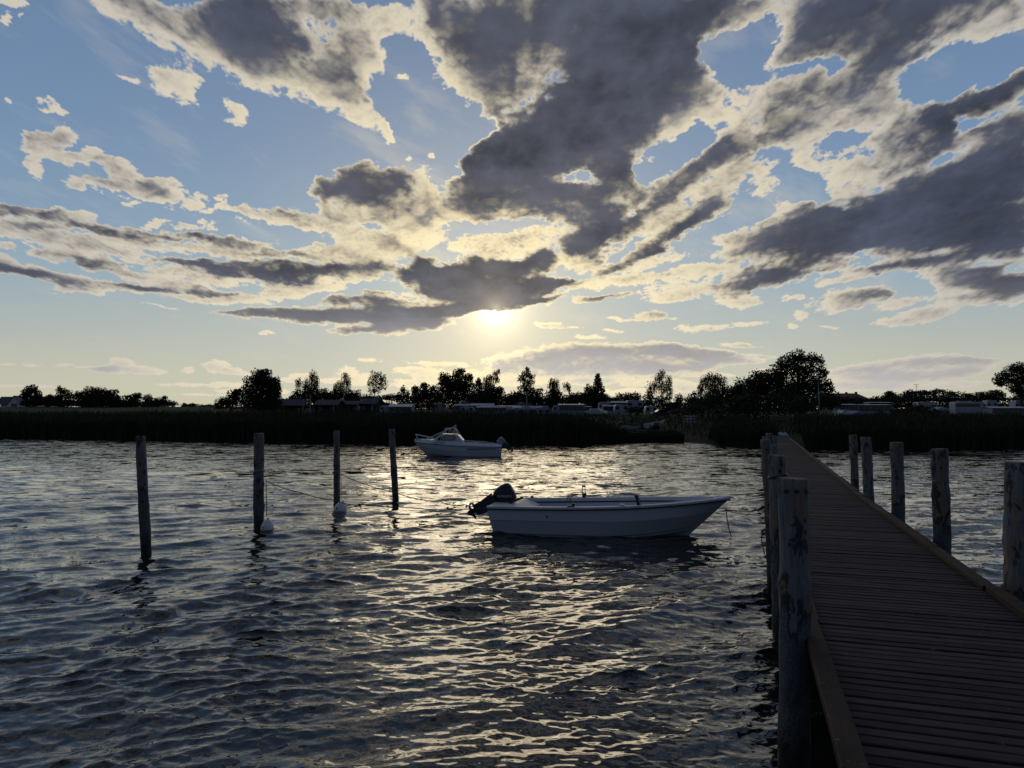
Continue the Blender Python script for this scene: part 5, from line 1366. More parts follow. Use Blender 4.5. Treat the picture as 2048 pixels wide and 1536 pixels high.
tree('bush', 'low bushes left of the lone centre birch', 186, [(1028, 791, 14, 9), (1022, 800, 16, 8), (1038, 787, 8, 6)], 'bush', size=.30, dens=40, seed=28, spiky=.08, group=T2)
tree('birch_tree', 'lone upright birch with tiered branches in the centre', 178, [(1055, 738, 5, 6), (1052, 748, 10, 9), (1062, 752, 9, 7), (1043, 756, 9, 8), (1056, 764, 15, 9), (1050, 775, 16, 9), (1060, 779, 13, 6)], leaf='leaf2', size=.28, dens=44, droop=.8, trunk=1053, trunk_mat='birch', tr=.15, seed=29, gaps=.42, group=T2, cat='tree')
tree('tree', 'round dark tree under the lone upright birch', 182, [(1054, 792, 18, 13), (1075, 788, 14, 13), (1070, 800, 18, 10)], size=.30, dens=46, seed=30, gaps=.2, group=T2)
tree('birch_tree', 'double crowned weeping birch right of the lone birch', 182, [(1108, 763, 12, 9), (1105, 770, 11, 9), (1134, 770, 8, 7), (1139, 777, 4, 7)], leaf='leaf2', size=.27, dens=48, droop=1.6, trunk=1112, trunk_mat='birch', tr=.14, seed=31, gaps=.36, group=T2, cat='tree')
tree('tree', 'dense column shaped dark tree below the double crowned birch', 178, [(1110, 789, 17, 17), (1108, 800, 16, 16)], size=.30, dens=54, seed=32, gaps=.15, group=T2)
tree('tree', 'round dark tree left of the conifer', 184, [(1146, 795, 12, 10), (1158, 794, 12, 10), (1148, 803, 20, 8)], size=.30, dens=46, seed=33, gaps=.15, group=T2)
def conifer():
    depth = 178; px, top, bot = 1196, 745, 815
    base = at(px, 828, depth); base.z = gz(base.x, base.y)
    H = at(px, top, depth).z-base.z; e = empty('conifer_tree', base)
    r = np.random.RandomState(5); P = []; rr = random.Random(5); mb = MB()
    mb.tube([(0, 0, -.2), (0, 0, H*.5), (0, 0, H)], [.2, .12, .02], 7)
    for i in range(17):
        f = i/17; z = H*(.16+.84*f)
        R = (1-f)**.9*3.2*(.85+.25*rr.random())+.22
        for k in range(9):
            a = k*.698+i*.5+rr.uniform(-.2, .2); q = R*rr.uniform(.75, 1.1)
            zo = rr.uniform(-.35, .35)*(1-f)+.0; n = int(26*q)+6; t = r.rand(n)**.7
            x = np.cos(a)*q*t+r.randn(n)*.10; y = np.sin(a)*q*t+r.randn(n)*.10
            zz = z+zo-.34*q*t+.30*q*t*t+r.randn(n)*.14
            P.append(np.stack([x, y, zz], -1))
            mb.tube([(0, 0, z), (math.cos(a)*q, math.sin(a)*q, z)], [.04, .012], 4)
    V, F = leaf_cards(np.concatenate(P), .30, r)
    link_mesh('crown', np_mesh('crown', V, F, M['needle']), e); mb.build('trunk', M['trunk'], e)
    tag(e, 'pointed conifer with tiered branches, the only spruce on the skyline', 'tree', T2)
conifer()
tree('bush', 'ragged bush growing against the left side of the conifer', 176, [(1178, 778, 9, 10), (1176, 790, 13, 14), (1185, 800, 20, 12), (1208, 797, 13, 10)], 'bush', size=.28, dens=46, seed=35, gaps=.35, group=T2)
tree('hedge', 'flat topped clipped hedge behind the white caravans', 205, [(1243, 795, 13, 9), (1262, 794, 14, 9), (1275, 795, 8, 9), (1255, 802, 26, 7), (1222, 800, 12, 6)], 'hedge', size=.32, dens=44, seed=36, gaps=.1, spiky=.08, group=T2, limbs=False)
tree('birch_tree', 'tall open weeping birch with two heads above the caravans', 160, [(1325, 745, 7, 8), (1318, 754, 10, 11), (1338, 757, 8, 10), (1310, 770, 14, 12), (1330, 772, 14, 14), (1300, 780, 9, 10), (1340, 780, 6, 12)], leaf='leaf2', size=.25, dens=46, droop=2.0, trunk=1322, trunk_mat='birch', tr=.16, seed=37, gaps=.46, group=T2, cat='tree')
tree('bush', 'leafy bush at the foot of the two headed birch', 158, [(1297, 795, 12, 11), (1318, 800, 18, 8), (1335, 797, 10, 9)], 'bush', size=.26, dens=46, seed=38, group=T2)
tree('bush', 'small round bush standing alone against the sky', 150, [(1358, 798, 11, 10), (1357, 806, 11, 7)], 'bush', size=.24, dens=60, seed=39, gaps=.1, spiky=.06, group=T2)
T3 = 'trees and bushes left of the pier end'
tree('birch_tree', 'flat topped weeping birch left of the big dark tree', 135, [(1425, 753, 20, 9), (1412, 762, 18, 12), (1440, 760, 14, 12), (1402, 775, 9, 12), (1430, 775, 20, 12)], leaf='leaf2', size=.24, dens=60, droop=2.0, trunk=1425, trunk_mat='trunk', tr=.2, seed=41, gaps=.34, group=T3, cat='tree')
tree('bush', 'pointed bush before the flat topped birch', 128, [(1383, 796, 11, 10), (1380, 805, 16, 10), (1391, 788, 6, 6)], 'bush', leaf='bush', size=.22, dens=60, seed=42, gaps=.2, spiky=.08, group=T3)
tree('bush', 'wide rounded thicket below the flat topped birch', 120, [(1420, 795, 26, 14), (1405, 808, 30, 14), (1440, 805, 30, 18), (1380, 815, 22, 10)], 'bush', leaf='bush', size=.22, dens=66, seed=43, gaps=.1, group=T3)
tree('tree', 'spiky topped tree sloping up to the big dark tree', 112, [(1480, 778, 14, 13), (1497, 765, 13, 12), (1518, 752, 13, 12), (1532, 750, 10, 10), (1505, 785, 30, 22), (1530, 775, 22, 22)], size=.22, dens=70, seed=44, gaps=.25, spiky=.14, group=T3)
tree('tree', 'biggest tree, dense dark broad crown behind the pier end', 104, [(1597, 715, 26, 15), (1570, 728, 20, 16), (1625, 718, 18, 12), (1640, 722, 11, 12), (1600, 740, 42, 24), (1645, 745, 14, 14), (1560, 752, 22, 20), (1605, 775, 48, 26), (1640, 775, 22, 22), (1657, 768, 9, 9), (1662, 780, 7, 8), (1575, 785, 30, 22)], size=.21, dens=84, seed=45, gaps=.16, tr=.42, group=T3)
tree('bush', 'olive green bushes under the big tree behind the lamp pole', 92, [(1620, 808, 30, 16), (1590, 812, 24, 14), (1645, 800, 26, 16), (1665, 805, 18, 14), (1600, 800, 16, 10)], 'bush', leaf='bush', size=.18, dens=84, seed=46, gaps=.15, group=T3)
tree('bush', 'dark thicket left of the pier end above the reeds', 88, [(1440, 826, 28, 16), (1475, 822, 26, 18), (1510, 818, 30, 22), (1500, 800, 30, 20), (1465, 808, 26, 16), (1535, 815, 16, 22), (1545, 800, 20, 20)], 'bush', leaf='bush', size=.18, dens=80, seed=47, gaps=.12, group=T3)
tree('bush', 'low bushes between the small caravan and the white gate', 100, [(1362, 824, 18, 8), (1385, 820, 20, 11), (1345, 825, 10, 6), (1405, 824, 14, 14)], 'bush', leaf='bush', size=.18, dens=70, seed=48, gaps=.15, group=T3)
tree('bush', 'pale flowering weeds below the white gate', 82, [(1388, 846, 11, 6), (1400, 848, 8, 6), (1410, 850, 10, 6), (1376, 849, 6, 4)], 'bush', leaf='flowers', size=.13, dens=70, seed=49, gaps=.3, group=T3, limbs=False, tr=.03)
T4 = 'trees on the right skyline'
tree('hedge', 'long dark hedge behind the right hand caravans', 215, [(1700, 802, 40, 8), (1760, 802, 50, 9), (1830, 798, 50, 12), (1900, 799, 50, 10), (1970, 799, 50, 9), (2040, 800, 40, 9), (2110, 800, 40, 9), (1700, 812, 50, 8), (1770, 812, 50, 8), (1840, 812, 50, 8), (1910, 812, 50, 8), (1980, 812, 50, 8), (2050, 812, 50, 8)], 'hedge', size=.4, dens=34, seed=51, gaps=.05, group=T4, limbs=False)
tree('tree', 'low conical dark tree right of the brick farmhouse', 225, [(1781, 790, 14, 8), (1780, 797, 20, 8), (1778, 785, 6, 4)], size=.36, dens=40, seed=52, gaps=.2, group=T4)
tree('tree', 'long fuzzy topped thicket in the middle of the right skyline', 235, [(1825, 787, 18, 8), (1845, 786, 16, 7), (1865, 788, 18, 7), (1900, 788, 20, 7)], size=.36, dens=30, seed=53, gaps=.15, spiky=.1, group=T4)
tree('tree', 'small umbrella topped tree above the fuzzy thicket', 225, [(1878, 781, 10, 4), (1870, 784, 6, 4), (1886, 784, 6, 4)], size=.34, dens=34, seed=54, gaps=.45, group=T4)
tree('tree', 'small round topped tree right of the umbrella topped one', 225, [(1934, 790, 11, 4), (1934, 796, 9, 5)], size=.34, dens=40, seed=55, gaps=.3, group=T4)
tree('tree', 'broad low tree just left of the right edge oak', 215, [(1968, 789, 16, 7), (1990, 786, 14, 8), (1985, 795, 24, 8), (2002, 790, 9, 8)], size=.34, dens=38, seed=56, gaps=.25, group=T4)
tree('oak_tree', 'spreading oak cut off by the right edge of the view', 165, [(2030, 737, 20, 11), (2050, 742, 22, 14), (2012, 750, 18, 11), (2002, 760, 13, 11), (2025, 762, 20, 12), (2055, 760, 22, 18), (1998, 768, 9, 6), (2030, 778, 16, 9), (2050, 785, 20, 14), (2075, 765, 20, 20)], size=.28, dens=52, seed=57, gaps=.36, tr=.40, trunk=2046, group=T4)

for i, (lab, D, bl) in enumerate([
    ('dark tree belt behind the first far awnings', 240, [(830, 800, 40, 9), (880, 799, 40, 11), (830, 812, 40, 8), (880, 812, 40, 8)]),
    ('dark tree belt behind the tallest centre tree', 240, [(940, 797, 40, 12), (990, 799, 36, 12), (940, 812, 40, 8), (990, 812, 40, 8)]),
    ('dark tree belt behind the lone upright birch', 240, [(1040, 800, 36, 10), (1085, 802, 30, 9), (1040, 812, 40, 8), (1090, 812, 40, 8)]),
    ('dark tree belt behind the conifer', 240, [(1130, 801, 36, 10), (1180, 799, 36, 11), (1225, 803, 26, 7), (1130, 812, 36, 8), (1180, 812, 36, 8), (1230, 812, 36, 8)]),
    ('low dark belt behind the two headed birch', 245, [(1290, 806, 36, 6), (1345, 809, 34, 5), (1395, 803, 26, 9), (1280, 813, 40, 7), (1340, 815, 40, 6), (1400, 813, 30, 8)])]):
    tree('hedge', lab, D, bl, 'hedge', size=.42, dens=30, seed=80+i, gaps=.0, spiky=.05, group=T2, limbs=False)
tree('hedge', 'dark undergrowth joining the left group of trees', 328, [(130, 807, 30, 9), (180, 808, 40, 9), (240, 808, 40, 9), (300, 810, 40, 6), (60, 806, 26, 8)], 'hedge', size=.55, dens=26, seed=90, gaps=.0, group=T1, limbs=False)
tree('bush', 'dark understorey filling the slope up to the biggest tree', 108, [(1450, 788, 26, 18), (1480, 786, 28, 24), (1515, 774, 30, 28), (1548, 762, 22, 26), (1570, 798, 40, 26), (1500, 805, 50, 20), (1430, 808, 30, 14)], 'bush', size=.24, dens=70, seed=91, gaps=.05, spiky=.08, group=T3)
tree('bush', 'dark skirt of foliage under the biggest tree', 101, [(1605, 800, 46, 24), (1650, 798, 26, 20), (1575, 812, 40, 20), (1672, 806, 14, 14)], 'bush', size=.22, dens=70, seed=92, gaps=.05, group=T3)

# ------------------------------------------------------------------ houses, cabins and the camp site
def house_at(px, depth, rz=0.0, name='house'):
    b = at(px, 828, depth); b.z = gz(b.x, b.y)-.05
    return empty(name, b, rz)
def px_m(n, depth): return n/FPX*depth
def gable_roof(e, x0, x1, y0, y1, ze, zr, m, t=.12, over=.25, axis='x'):
    """two slopes whose ridge runs along axis"""
    if axis == 'x':
        ym = (y0+y1)/2
        for s, ya in ((-1, y0-over), (1, y1+over)):
            dz = (zr-ze)/abs(ym-(y0 if s < 0 else y1))*over
            MB().add([(x0-over, ya, ze-dz), (x1+over, ya, ze-dz), (x1+over, ym, zr), (x0-over, ym, zr), (x0-over, ya, ze-dz+t), (x1+over, ya, ze-dz+t), (x1+over, ym, zr+t), (x0-over, ym, zr+t)],
                     [(0, 1, 2, 3), (4, 7, 6, 5), (0, 4, 5, 1), (1, 5, 6, 2), (2, 6, 7, 3), (3, 7, 4, 0)]).build('roof', M[m], e)
    else:
        xm = (x0+x1)/2
        for s, xa in ((-1, x0-over), (1, x1+over)):
            dz = (zr-ze)/abs(xm-(x0 if s < 0 else x1))*over
            MB().add([(xa, y0-over, ze-dz), (xa, y1+over, ze-dz), (xm, y1+over, zr), (xm, y0-over, zr), (xa, y0-over, ze-dz+t), (xa, y1+over, ze-dz+t), (xm, y1+over, zr+t), (xm, y0-over, zr+t)],
                     [(0, 3, 2, 1), (4, 5, 6, 7), (0, 1, 5, 4), (1, 2, 6, 5), (2, 3, 7, 6), (3, 0, 4, 7)]).build('roof', M[m], e)
def window(e, x, z, w, h, y, frame='white', bars=1):
    """window on a wall facing -y"""
    f = MB()
    for (cx, cz, ww, hh) in ((x, z-h/2, w, .06), (x, z+h/2, w, .06), (x-w/2, z, .06, h), (x+w/2, z, .06, h)): f.box((cx, y-.03, cz), (ww+.06, .08, hh))
    for k in range(1, bars+1): f.box((x-w/2+w*k/(bars+1), y-.025, z), (.04, .05, h))
    o = f.build('window', M[frame], e)
    MB().box((x, y-.004, z), (w, .02, h)).build('pane', M['window'], o)
def door(e, x, w, h, y, m='white'):
    o = MB().box((x, y-.03, h/2+.05), (w, .07, h)).build('door', M[m], e)
    MB().box((x+w*.36, y-.09, h*.5), (.10, .06, .04)).build('handle', M['metal'], o)

def white_house():
    D = 350
    e = house_at(31, D, .0, 'house'); k = D/FPX; zb = e.location.z
    H = at(31, 792, D).z-zb
    W2 = 14*k*.95
    MB().prism([(-W2, 0), (W2, 0), (W2, H*.30), (0, H*.98), (-W2, H*.30)], -1.2, 6).build('front_gable', M['render'], e)
    gable_roof(e, -W2, W2, -1.2, 7, H*.30, H, 'slate', .2, .5, 'y')
    MB().box((11.0, 5.5, H*.17), (9, 6, H*.34)).build('wing', M['render'], e)
    gable_roof(e, 4.5, 17.5, 2.5, 8.5, H*.34, H*.95, 'slate', .2, .3)
    MB().box((-6.5, 5.5, H*.17), (6, 6, H*.34)).build('wing', M['render'], e)
    gable_roof(e, -11, -2.5, 2.5, 8.5, H*.34, H*.93, 'slate', .2, .3)
    MB().box((6.0, 3.2, H*.62), (.8, .9, H*.70)).build('chimney', M['render'], e)
    for x in (-1.2, 0, 1.2): MB().box((x, -1.215, H*.42 if x else H*.46), (.14, .03, H*.46 if x else H*.6)).build('gable_batten', M['galv'], e)
    for x in (5, 8.5, -6.2, -8.0): window(e, x, 1.3, 1.3, 1.2, 2.5)
    window(e, 0, 1.2, 3.0, 1.6, -1.2, bars=3)
    tag(e, 'white gabled house with dark slate roof at the far left edge', 'house')
white_house()
def shed(px, D, w, h, label, roofm='slate', wall='render', n=2):
    e = house_at(px, D, 0, 'shed')
    MB().box((0, 0, h/2), (w, 3, h)).build('wall', M[wall], e)
    MB().box((0, 0, h+.12), (w+.6, 3.6, .2)).build('roof', M[roofm], e)
    for i in range(n): window(e, (i-(n-1)/2)*w*.5, h*.55, w*.28, h*.4, -1.5)
    tag(e, label, 'shed')
shed(97, 330, 3.2, 2.2, 'tiny pale shed between the white house and the ragged trees')

def farmhouse():
    D = 260
    e = house_at(1712, D, 0, 'farmhouse'); k = D/FPX; zb = e.location.z
    zr = at(1712, 786, D).z-zb; ze = at(1712, 799, D).z-zb
    X0, X1 = (1660-1712)*k, (1742-1712)*k
    MB().box(((X0+X1)/2, 4, ze/2), (X1-X0, 8, ze)).build('wall', M['brick'], e)
    # hipped at the right end
    MB().add([(X0-.3, -.4, ze-.1), (X1+.4, -.4, ze-.1), (X1+.4, 8.4, ze-.1), (X0-.3, 8.4, ze-.1), (X0-.3, 4, zr), (X1-3.2, 4, zr)],
             [(0, 1, 5, 4), (1, 2, 5), (2, 3, 4, 5), (3, 0, 4), (0, 3, 2, 1)]).build('roof', M['tiles'], e)
    MB().box((X1-3.4, 4, zr+.1), (.7, .7, .9)).build('chimney', M['brick'], e)
    MB().box((X0+8, 4, zr+.1), (.7, .7, .7)).build('chimney', M['brick'], e)
    window(e, -2.5, ze+.7, 1.6, .7, .6); window(e, 2, ze*.6, 1.4, 1.2, 0); window(e, -6, ze*.6, 1.4, 1.2, 0)
    tag(e, 'red tiled farmhouse roof showing above the right hand hedge', 'house')
farmhouse()
def radio_mast(px, ytop, D, label, arms=True):
    e = house_at(px, D, 0, 'radio_mast'); H = at(px, ytop, D).z-e.location.z
    MB().tube([(0, 0, 0), (0, 0, H)], [.10, .05], 6).build('pole', M['galv'], e)
    if arms: MB().tube([(-.9, 0, H-.2), (.9, 0, H-.2)], .05, 5).tube([(-.6, 0, H-.9), (.6, 0, H-.9)], .05, 5).build('aerial', M['galv'], e)
    tag(e, label, 'mast', 'thin masts on the right skyline')
radio_mast(1834, 768, 240, 'thin aerial mast with crossbars on the right skyline')
radio_mast(1765, 788, 240, 'short bare mast right of the farmhouse', False)

def cabin(px, D, w, h, hr, label, depth=4.5, rz=.25):
    e = house_at(px, D, rz, 'cabin')
    n = max(6, int(w/.45))
    MB().box((0, depth/2, h/2), (w-.02, depth-.02, h)).build('wall', M['cabin_wood'], e)
    for i in range(n): MB().box((-w/2+w*(i+.5)/n, -.01, h/2), (w/n-.035, .05, h)).build('wall_board', M['cabin_wood'], e)
    MB().add([(-w/2, 0, h), (w/2, 0, h), (w/2, depth, h), (-w/2, depth, h), (-w/2, depth/2, hr), (w/2, depth/2, hr)], [(0, 3, 4), (1, 5, 2), (0, 1, 2, 3)]).build('gable', M['cabin_wood'], e)
    gable_roof(e, -w/2, w/2, 0, depth, h, hr, 'cabin_roof', .10, .45)
    window(e, -w*.25, h*.55, .9, .8, -.035); window(e, w*.30, h*.55, .6, .8, -.035); door(e, w*.05, .8, 1.9, -.035, 'cabin_wood')
    for x in (-w/2+.1, w/2-.1): MB().box((x, -1.2, h*.48), (.1, .1, h*.96)).build('porch_post', M['white_dull'], e)
    MB().box((0, -.65, h-.02), (w+.2, 1.3, .08)).build('porch_roof', M['cabin_roof'], e)
    tag(e, label, 'cabin', 'dark wooden cabins')
cabin(583, 168, 5.2, 2.2, 3.7, 'dark wooden cabin right beside the large dome tree')
cabin(651, 172, 5.6, 2.2, 3.4, 'dark wooden cabin below the pair of weeping birches', rz=-.2)
cabin(702, 180, 3.4, 2.2, 3.1, 'narrow dark cabin behind the leaning birch', rz=.1)
cabin(735, 176, 4.2, 2.3, 3.6, 'dark cabin just left of the white birch trunk', rz=-.3)

def caravan(px, D, L, label, rz=0.0, h=1.85, awn=None, blue=False, front=True, name='caravan', group='white caravans on the camp site'):
    """travel trailer seen from its side; rounded corners, windows, door, wheel, skylight"""
    e = house_at(px, D, rz, name); w = 2.2; z0 = .45
    P = [(-L/2, z0), (-L/2-.02, z0+h*.45), (-L/2+.14, z0+h*.92), (-L/2+.34, z0+h), (L/2-.34, z0+h+.02), (L/2-.10, z0+h*.86), (L/2+.16, z0+h*.40), (L/2+.05, z0)]
    MB().prism(P, 0, w).build('body', M['white'], e, bevel=.05)
    MB().prism([(-L/2+.03, z0+.20), (L/2+.09, z0+.20), (L/2+.11, z0+.30), (-L/2+.02, z0+.30)], -.008, .1).build('trim_band', M['blue' if blue else 'bluegrey'], e)
    window(e, -L*.30, z0+h*.62, L*.20, .55, 0, 'rubber', 0); window(e, L*.30, z0+h*.62, L*.20, .55, 0, 'rubber', 0)
    door(e, L*.02, .6, 1.65, 0)
    for sx in (-.42, .42):
        if L > 5.0 or sx < 0:
            x = sx if L > 5 else 0
            MB().tube([(x-.1, -.02, .33), (x-.1, .18, .33)], .32, 14).build('wheel', M['tyre'], e)
    MB().box((-L*.12, w/2, z0+h+.06), (.7, .6, .10)).build('roof_hatch', M['white'], e)
    MB().tube([(-L/2, w/2, .5), (-L/2-1.0, w/2, .5)], .05).tube([(-L/2-.9, w/2, .5), (-L/2-.9, w/2, .05)], .03).build('drawbar', M['galv'], e)
    for x in (-L/2+.3, L/2-.3): MB().tube([(x, .2, 0), (x, .2, .5)], .025, 6).build('corner_steady', M['galv'], e)
    tag(e, label, 'caravan', group)
    return e
def motorhome(px, D, L, label, rz=0.0):
    e = house_at(px, D, rz, 'motorhome'); h = 2.5; z0 = .45; w = 2.2
    P = [(-L/2, z0), (-L/2, z0+h*.88), (-L/2+.15, z0+h), (L/2-1.2, z0+h), (L/2-.55, z0+h*.80), (L/2-.12, z0+h*.42), (L/2, z0+h*.16), (L/2, z0)]
    MB().prism(P, 0, w).build('body', M['white'], e, bevel=.08)
    MB().prism([(L/2-1.35, z0+h*.46), (L/2-.22, z0+h*.44), (L/2-.62, z0+h*.76), (L/2-1.2, z0+h*.80)], -.01, .05).build('cab_window', M['window'], e)
    MB().prism([(-L/2+.1, z0+h*.60), (L/2-1.9, z0+h*.60), (L/2-1.7, z0+h*.84), (-L/2+.1, z0+h*.84)], -.01, .03).build('dark_band', M['window'], e)
    for i in range(3): MB().box((-L*.33+i*L*.22, -.02, z0+h*.34), (L*.13, .03, h*.30)).build('locker_door', M['white_dull'], e)
    for x in (-L*.28, L*.30): MB().tube([(x, -.02, .36), (x, .2, .36)], .36, 16).build('wheel', M['tyre'], e)
    MB().box((-L*.2, w/2, z0+h+.12), (1.8, 1.1, .20)).box((L*.05, w/2, z0+h+.08), (.8, .7, .16)).build('roof_box', M['white'], e)
    tag(e, label, 'motorhome')
    return e
def awning(px, D, w, h, label, d=2.6, pale=True, posts=5, rz=0.0, slope=.25, wall='awning', name='awning'):
    """awning room: sloping sheet roof, cloth walls in bays between posts"""
    e = house_at(px, D, rz, name)
    MB().add([(-w/2-.15, -.2, h-slope), (w/2+.15, -.2, h-slope), (w/2+.15, d, h+.05), (-w/2-.15, d, h+.05), (-w/2-.15, -.2, h-slope+.07), (w/2+.15, -.2, h-slope+.07), (w/2+.15, d, h+.12), (-w/2-.15, d, h+.12)],
             [(0, 3, 2, 1), (4, 5, 6, 7), (0, 1, 5, 4), (1, 2, 6, 5), (2, 3, 7, 6), (3, 0, 4, 7)]).build('roof_sheet', M['awning_roof' if pale else 'awning'], e)
    for i in range(posts):
        x = -w/2+w*i/(posts-1)
        MB().tube([(x, -.04, 0), (x, -.04, h-slope)], .04, 6).build('pole', M['white_dull' if i % 2 == 0 else 'galv'], e)
        if i < posts-1:
            bw = w/(posts-1)
            MB().box((x+bw/2, .02, (h-slope)*.24), (bw-.1, .03, (h-slope)*.48)).build('wall_panel', M[wall], e)
            MB().box((x+bw/2, .04, (h-slope)*.72), (bw-.1, .02, (h-slope)*.42)).build('wall_window', M['window'], e)
    for x in (-w/2, w/2): MB().box((x, d/2, (h-slope)/2), (.04, d, h-slope)).build('side_wall', M[wall], e)
    MB().box((0, d-.05, (h-.1)/2), (w-.05, .04, h-.1)).build('back_wall', M[wall], e)
    tag(e, label, 'awning', 'awnings beside the caravans')
    return e
def tent(px, D, w, h, label, m='white_dull', d=3.0, rz=0.0):
    """ridge tent awning: vertical walls, peaked roof"""
    e = house_at(px, D, rz, 'tent'); hw = h*.62
    MB().add([(-w/2, 0, 0), (w/2, 0, 0), (w/2, d, 0), (-w/2, d, 0), (-w/2-.05, 0, hw), (w/2+.05, 0, hw), (w/2+.05, d, hw), (-w/2-.05, d, hw)], [(0, 1, 5, 4), (1, 2, 6, 5), (2, 3, 7, 6), (3, 0, 4, 7)]).build('wall_cloth', M[m], e)
    MB().add([(-w/2-.2, -.2, hw-.05), (w/2+.2, -.2, hw-.05), (w/2+.2, d+.2, hw-.05), (-w/2-.2, d+.2, hw-.05), (0, .1, h), (0, d-.1, h)], [(0, 1, 4), (1, 2, 5, 4), (2, 3, 5), (3, 0, 4, 5), (0, 3, 2, 1)]).build('roof_cloth', M[m], e)
    for x in (-w*.26, w*.26): MB().box((x, -.012, hw*.6), (w*.26, .02, hw*.45)).build('tent_window', M['window'], e)
    MB().box((0, -.012, hw*.45), (.5, .02, hw*.88)).build('door_flap', M['awning'], e)
    tag(e, label, 'tent', 'awning tents on the camp site')
    return e
def car(px, D, label, m='white', rz=0.0, L=4.1):
    e = house_at(px, D, rz, 'parked_car'); w = 1.7
    P = [(-L/2, .35), (-L/2-.02, .75), (-L/2+.25, .95), (-L*.22, 1.02), (-L*.08, 1.42), (L*.26, 1.45), (L*.44, 1.0), (L/2, .85), (L/2, .35)]
    MB().prism(P, 0, w).build('body', M[m], e, bevel=.07)
    MB().prism([(-L*.19, 1.02), (-L*.07, 1.36), (L*.06, 1.38), (L*.06, 1.02)], -.012, .02).build('side_window', M['window'], e)
    MB().prism([(L*.09, 1.02), (L*.09, 1.38), (L*.24, 1.38), (L*.38, 1.02)], -.012, .02).build('side_window', M['window'], e)
    MB().add([(-L*.235, .1, 1.05), (-L*.10, .1, 1.40), (-L*.10, w-.1, 1.40), (-L*.235, w-.1, 1.05)], [(0, 1, 2, 3), (3, 2, 1, 0)]).build('windscreen', M['window'], e)
    for x in (-L*.30, L*.31):
        o = MB().tube([(x, -.03, .32), (x, .18, .32)], .32, 16).build('wheel', M['tyre'], e)
        MB().tube([(x, -.04, .32), (x, -.02, .32)], .19, 12).build('rim', M['galv'], o)
    MB().box((-L/2-.01, .3, .72), (.05, .3, .12)).build('headlight', M['metal'], e)
    tag(e, label, 'car', 'cars parked on the camp site')

# left to right along the camp
caravan(771, 158, 2.6, 'small white caravan end left of the long pale roofed shelter', h=1.6)
awning(800, 156, 5.0, 2.35, 'long pale roofed shelter with white posts, right of the white birch', posts=5, slope=.55)
caravan(744, 190, 3.2, 'low white caravan roof just behind the white birch trunk', h=1.1)
shed(822, 190, 1.6, 2.2, 'tiny white hut right of the long pale roofed shelter', 'awning_roof', 'white', 1)
caravan(880, 200, 3.4, 'white caravan half hidden behind bushes below the twin headed tree', h=2.0)
caravan(940, 200, 5.6, 'far white caravan roofline under the tallest centre tree', h=2.9, blue=True)
awning(935, 166, 6.2, 2.3, 'long bright edged awning roof left of the small van', wall='awning', posts=6, slope=.3)
caravan(934, 152, 2.9, 'pointed nose of a dark windowed caravan before the bright awning roof', h=1.35, front=True)
awning(963, 170, 5.6, 2.55, 'awning whose roof catches the golden light', posts=5, slope=.75, rz=-.06)
awning(983, 148, 6.0, 1.8, 'dark awning with many narrow bays, centre', pale=False, posts=9, rz=.05)
tent(1012, 150, 4.6, 2.0, 'pale ridge tent right of the dark many bayed awning', rz=.1)
awning(1010, 172, 7.2, 2.1, 'grey flat roofed awning behind the pale ridge tent', posts=6)
caravan(1045, 186, 5.2, 'higher white caravan roof below the lone upright birch', h=2.55)
awning(1055, 168, 7.0, 2.0, 'wide pale awning roof below the lone upright birch', posts=6, slope=.4)
tent(1053, 148, 4.6, 1.9, 'grey peaked tent before the wide pale awning', 'awning', rz=-.1)
caravan(1083, 170, 3.6, 'pale blue grey caravan awning left of the column shaped tree', h=1.7, blue=True)
MBt = tent(1088, 165, 3.0, 2.0, 'bluish tent beside the column shaped dark tree', 'bluegrey')
caravan(1114, 150, 1.7, 'white caravan end left of the long slatted shelter', h=1.55)
awning(1143, 148, 5.2, 2.3, 'long slatted shelter under the round dark trees', posts=11, slope=.2)
awning(1174, 150, 1.6, 1.8, 'small pale windbreak right of the slatted shelter', posts=5, slope=.05, d=.6, wall='white_dull')
car(1188, 148, 'white car parked behind the reeds, left one of the two', rz=.35, L=3.6)
car(1199, 140, 'white hatchback parked behind the reeds, right one of the two', rz=2.6, L=3.6)
caravan(1209, 165, 2.6, 'tall white caravan end right of the two cars', h=2.3)
awning(1222, 150, 3.2, 2.0, 'dark awning between the cars and the blue windowed caravan', posts=4, pale=False)
awning(1232, 175, 5.6, 2.9, 'long pale roof sloping behind the blue windowed caravan', posts=5, slope=.4)
caravan(1243, 142, 2.7, 'white caravan with a blue window band, right of the dark awning', h=1.65, blue=True)
caravan(1270, 180, 4.2, 'bright white caravan top below the clipped hedge', h=2.6)
tree('hedge', 'dark clipped hedge in front of the caravans', 138, [(1275, 820, 22, 8), (1262, 821, 12, 7), (1288, 820, 10, 8)], 'hedge', leaf='bush', size=.22, dens=60, seed=71, gaps=.05, group='hedges on the camp site', limbs=False)
caravan(1303, 128, 2.1, 'small white caravan with one dark window at the meadow edge', h=1.5)
car(1322, 122, 'dark car partly hidden right of the small white caravan', 'rubber', rz=.1, L=3.0)
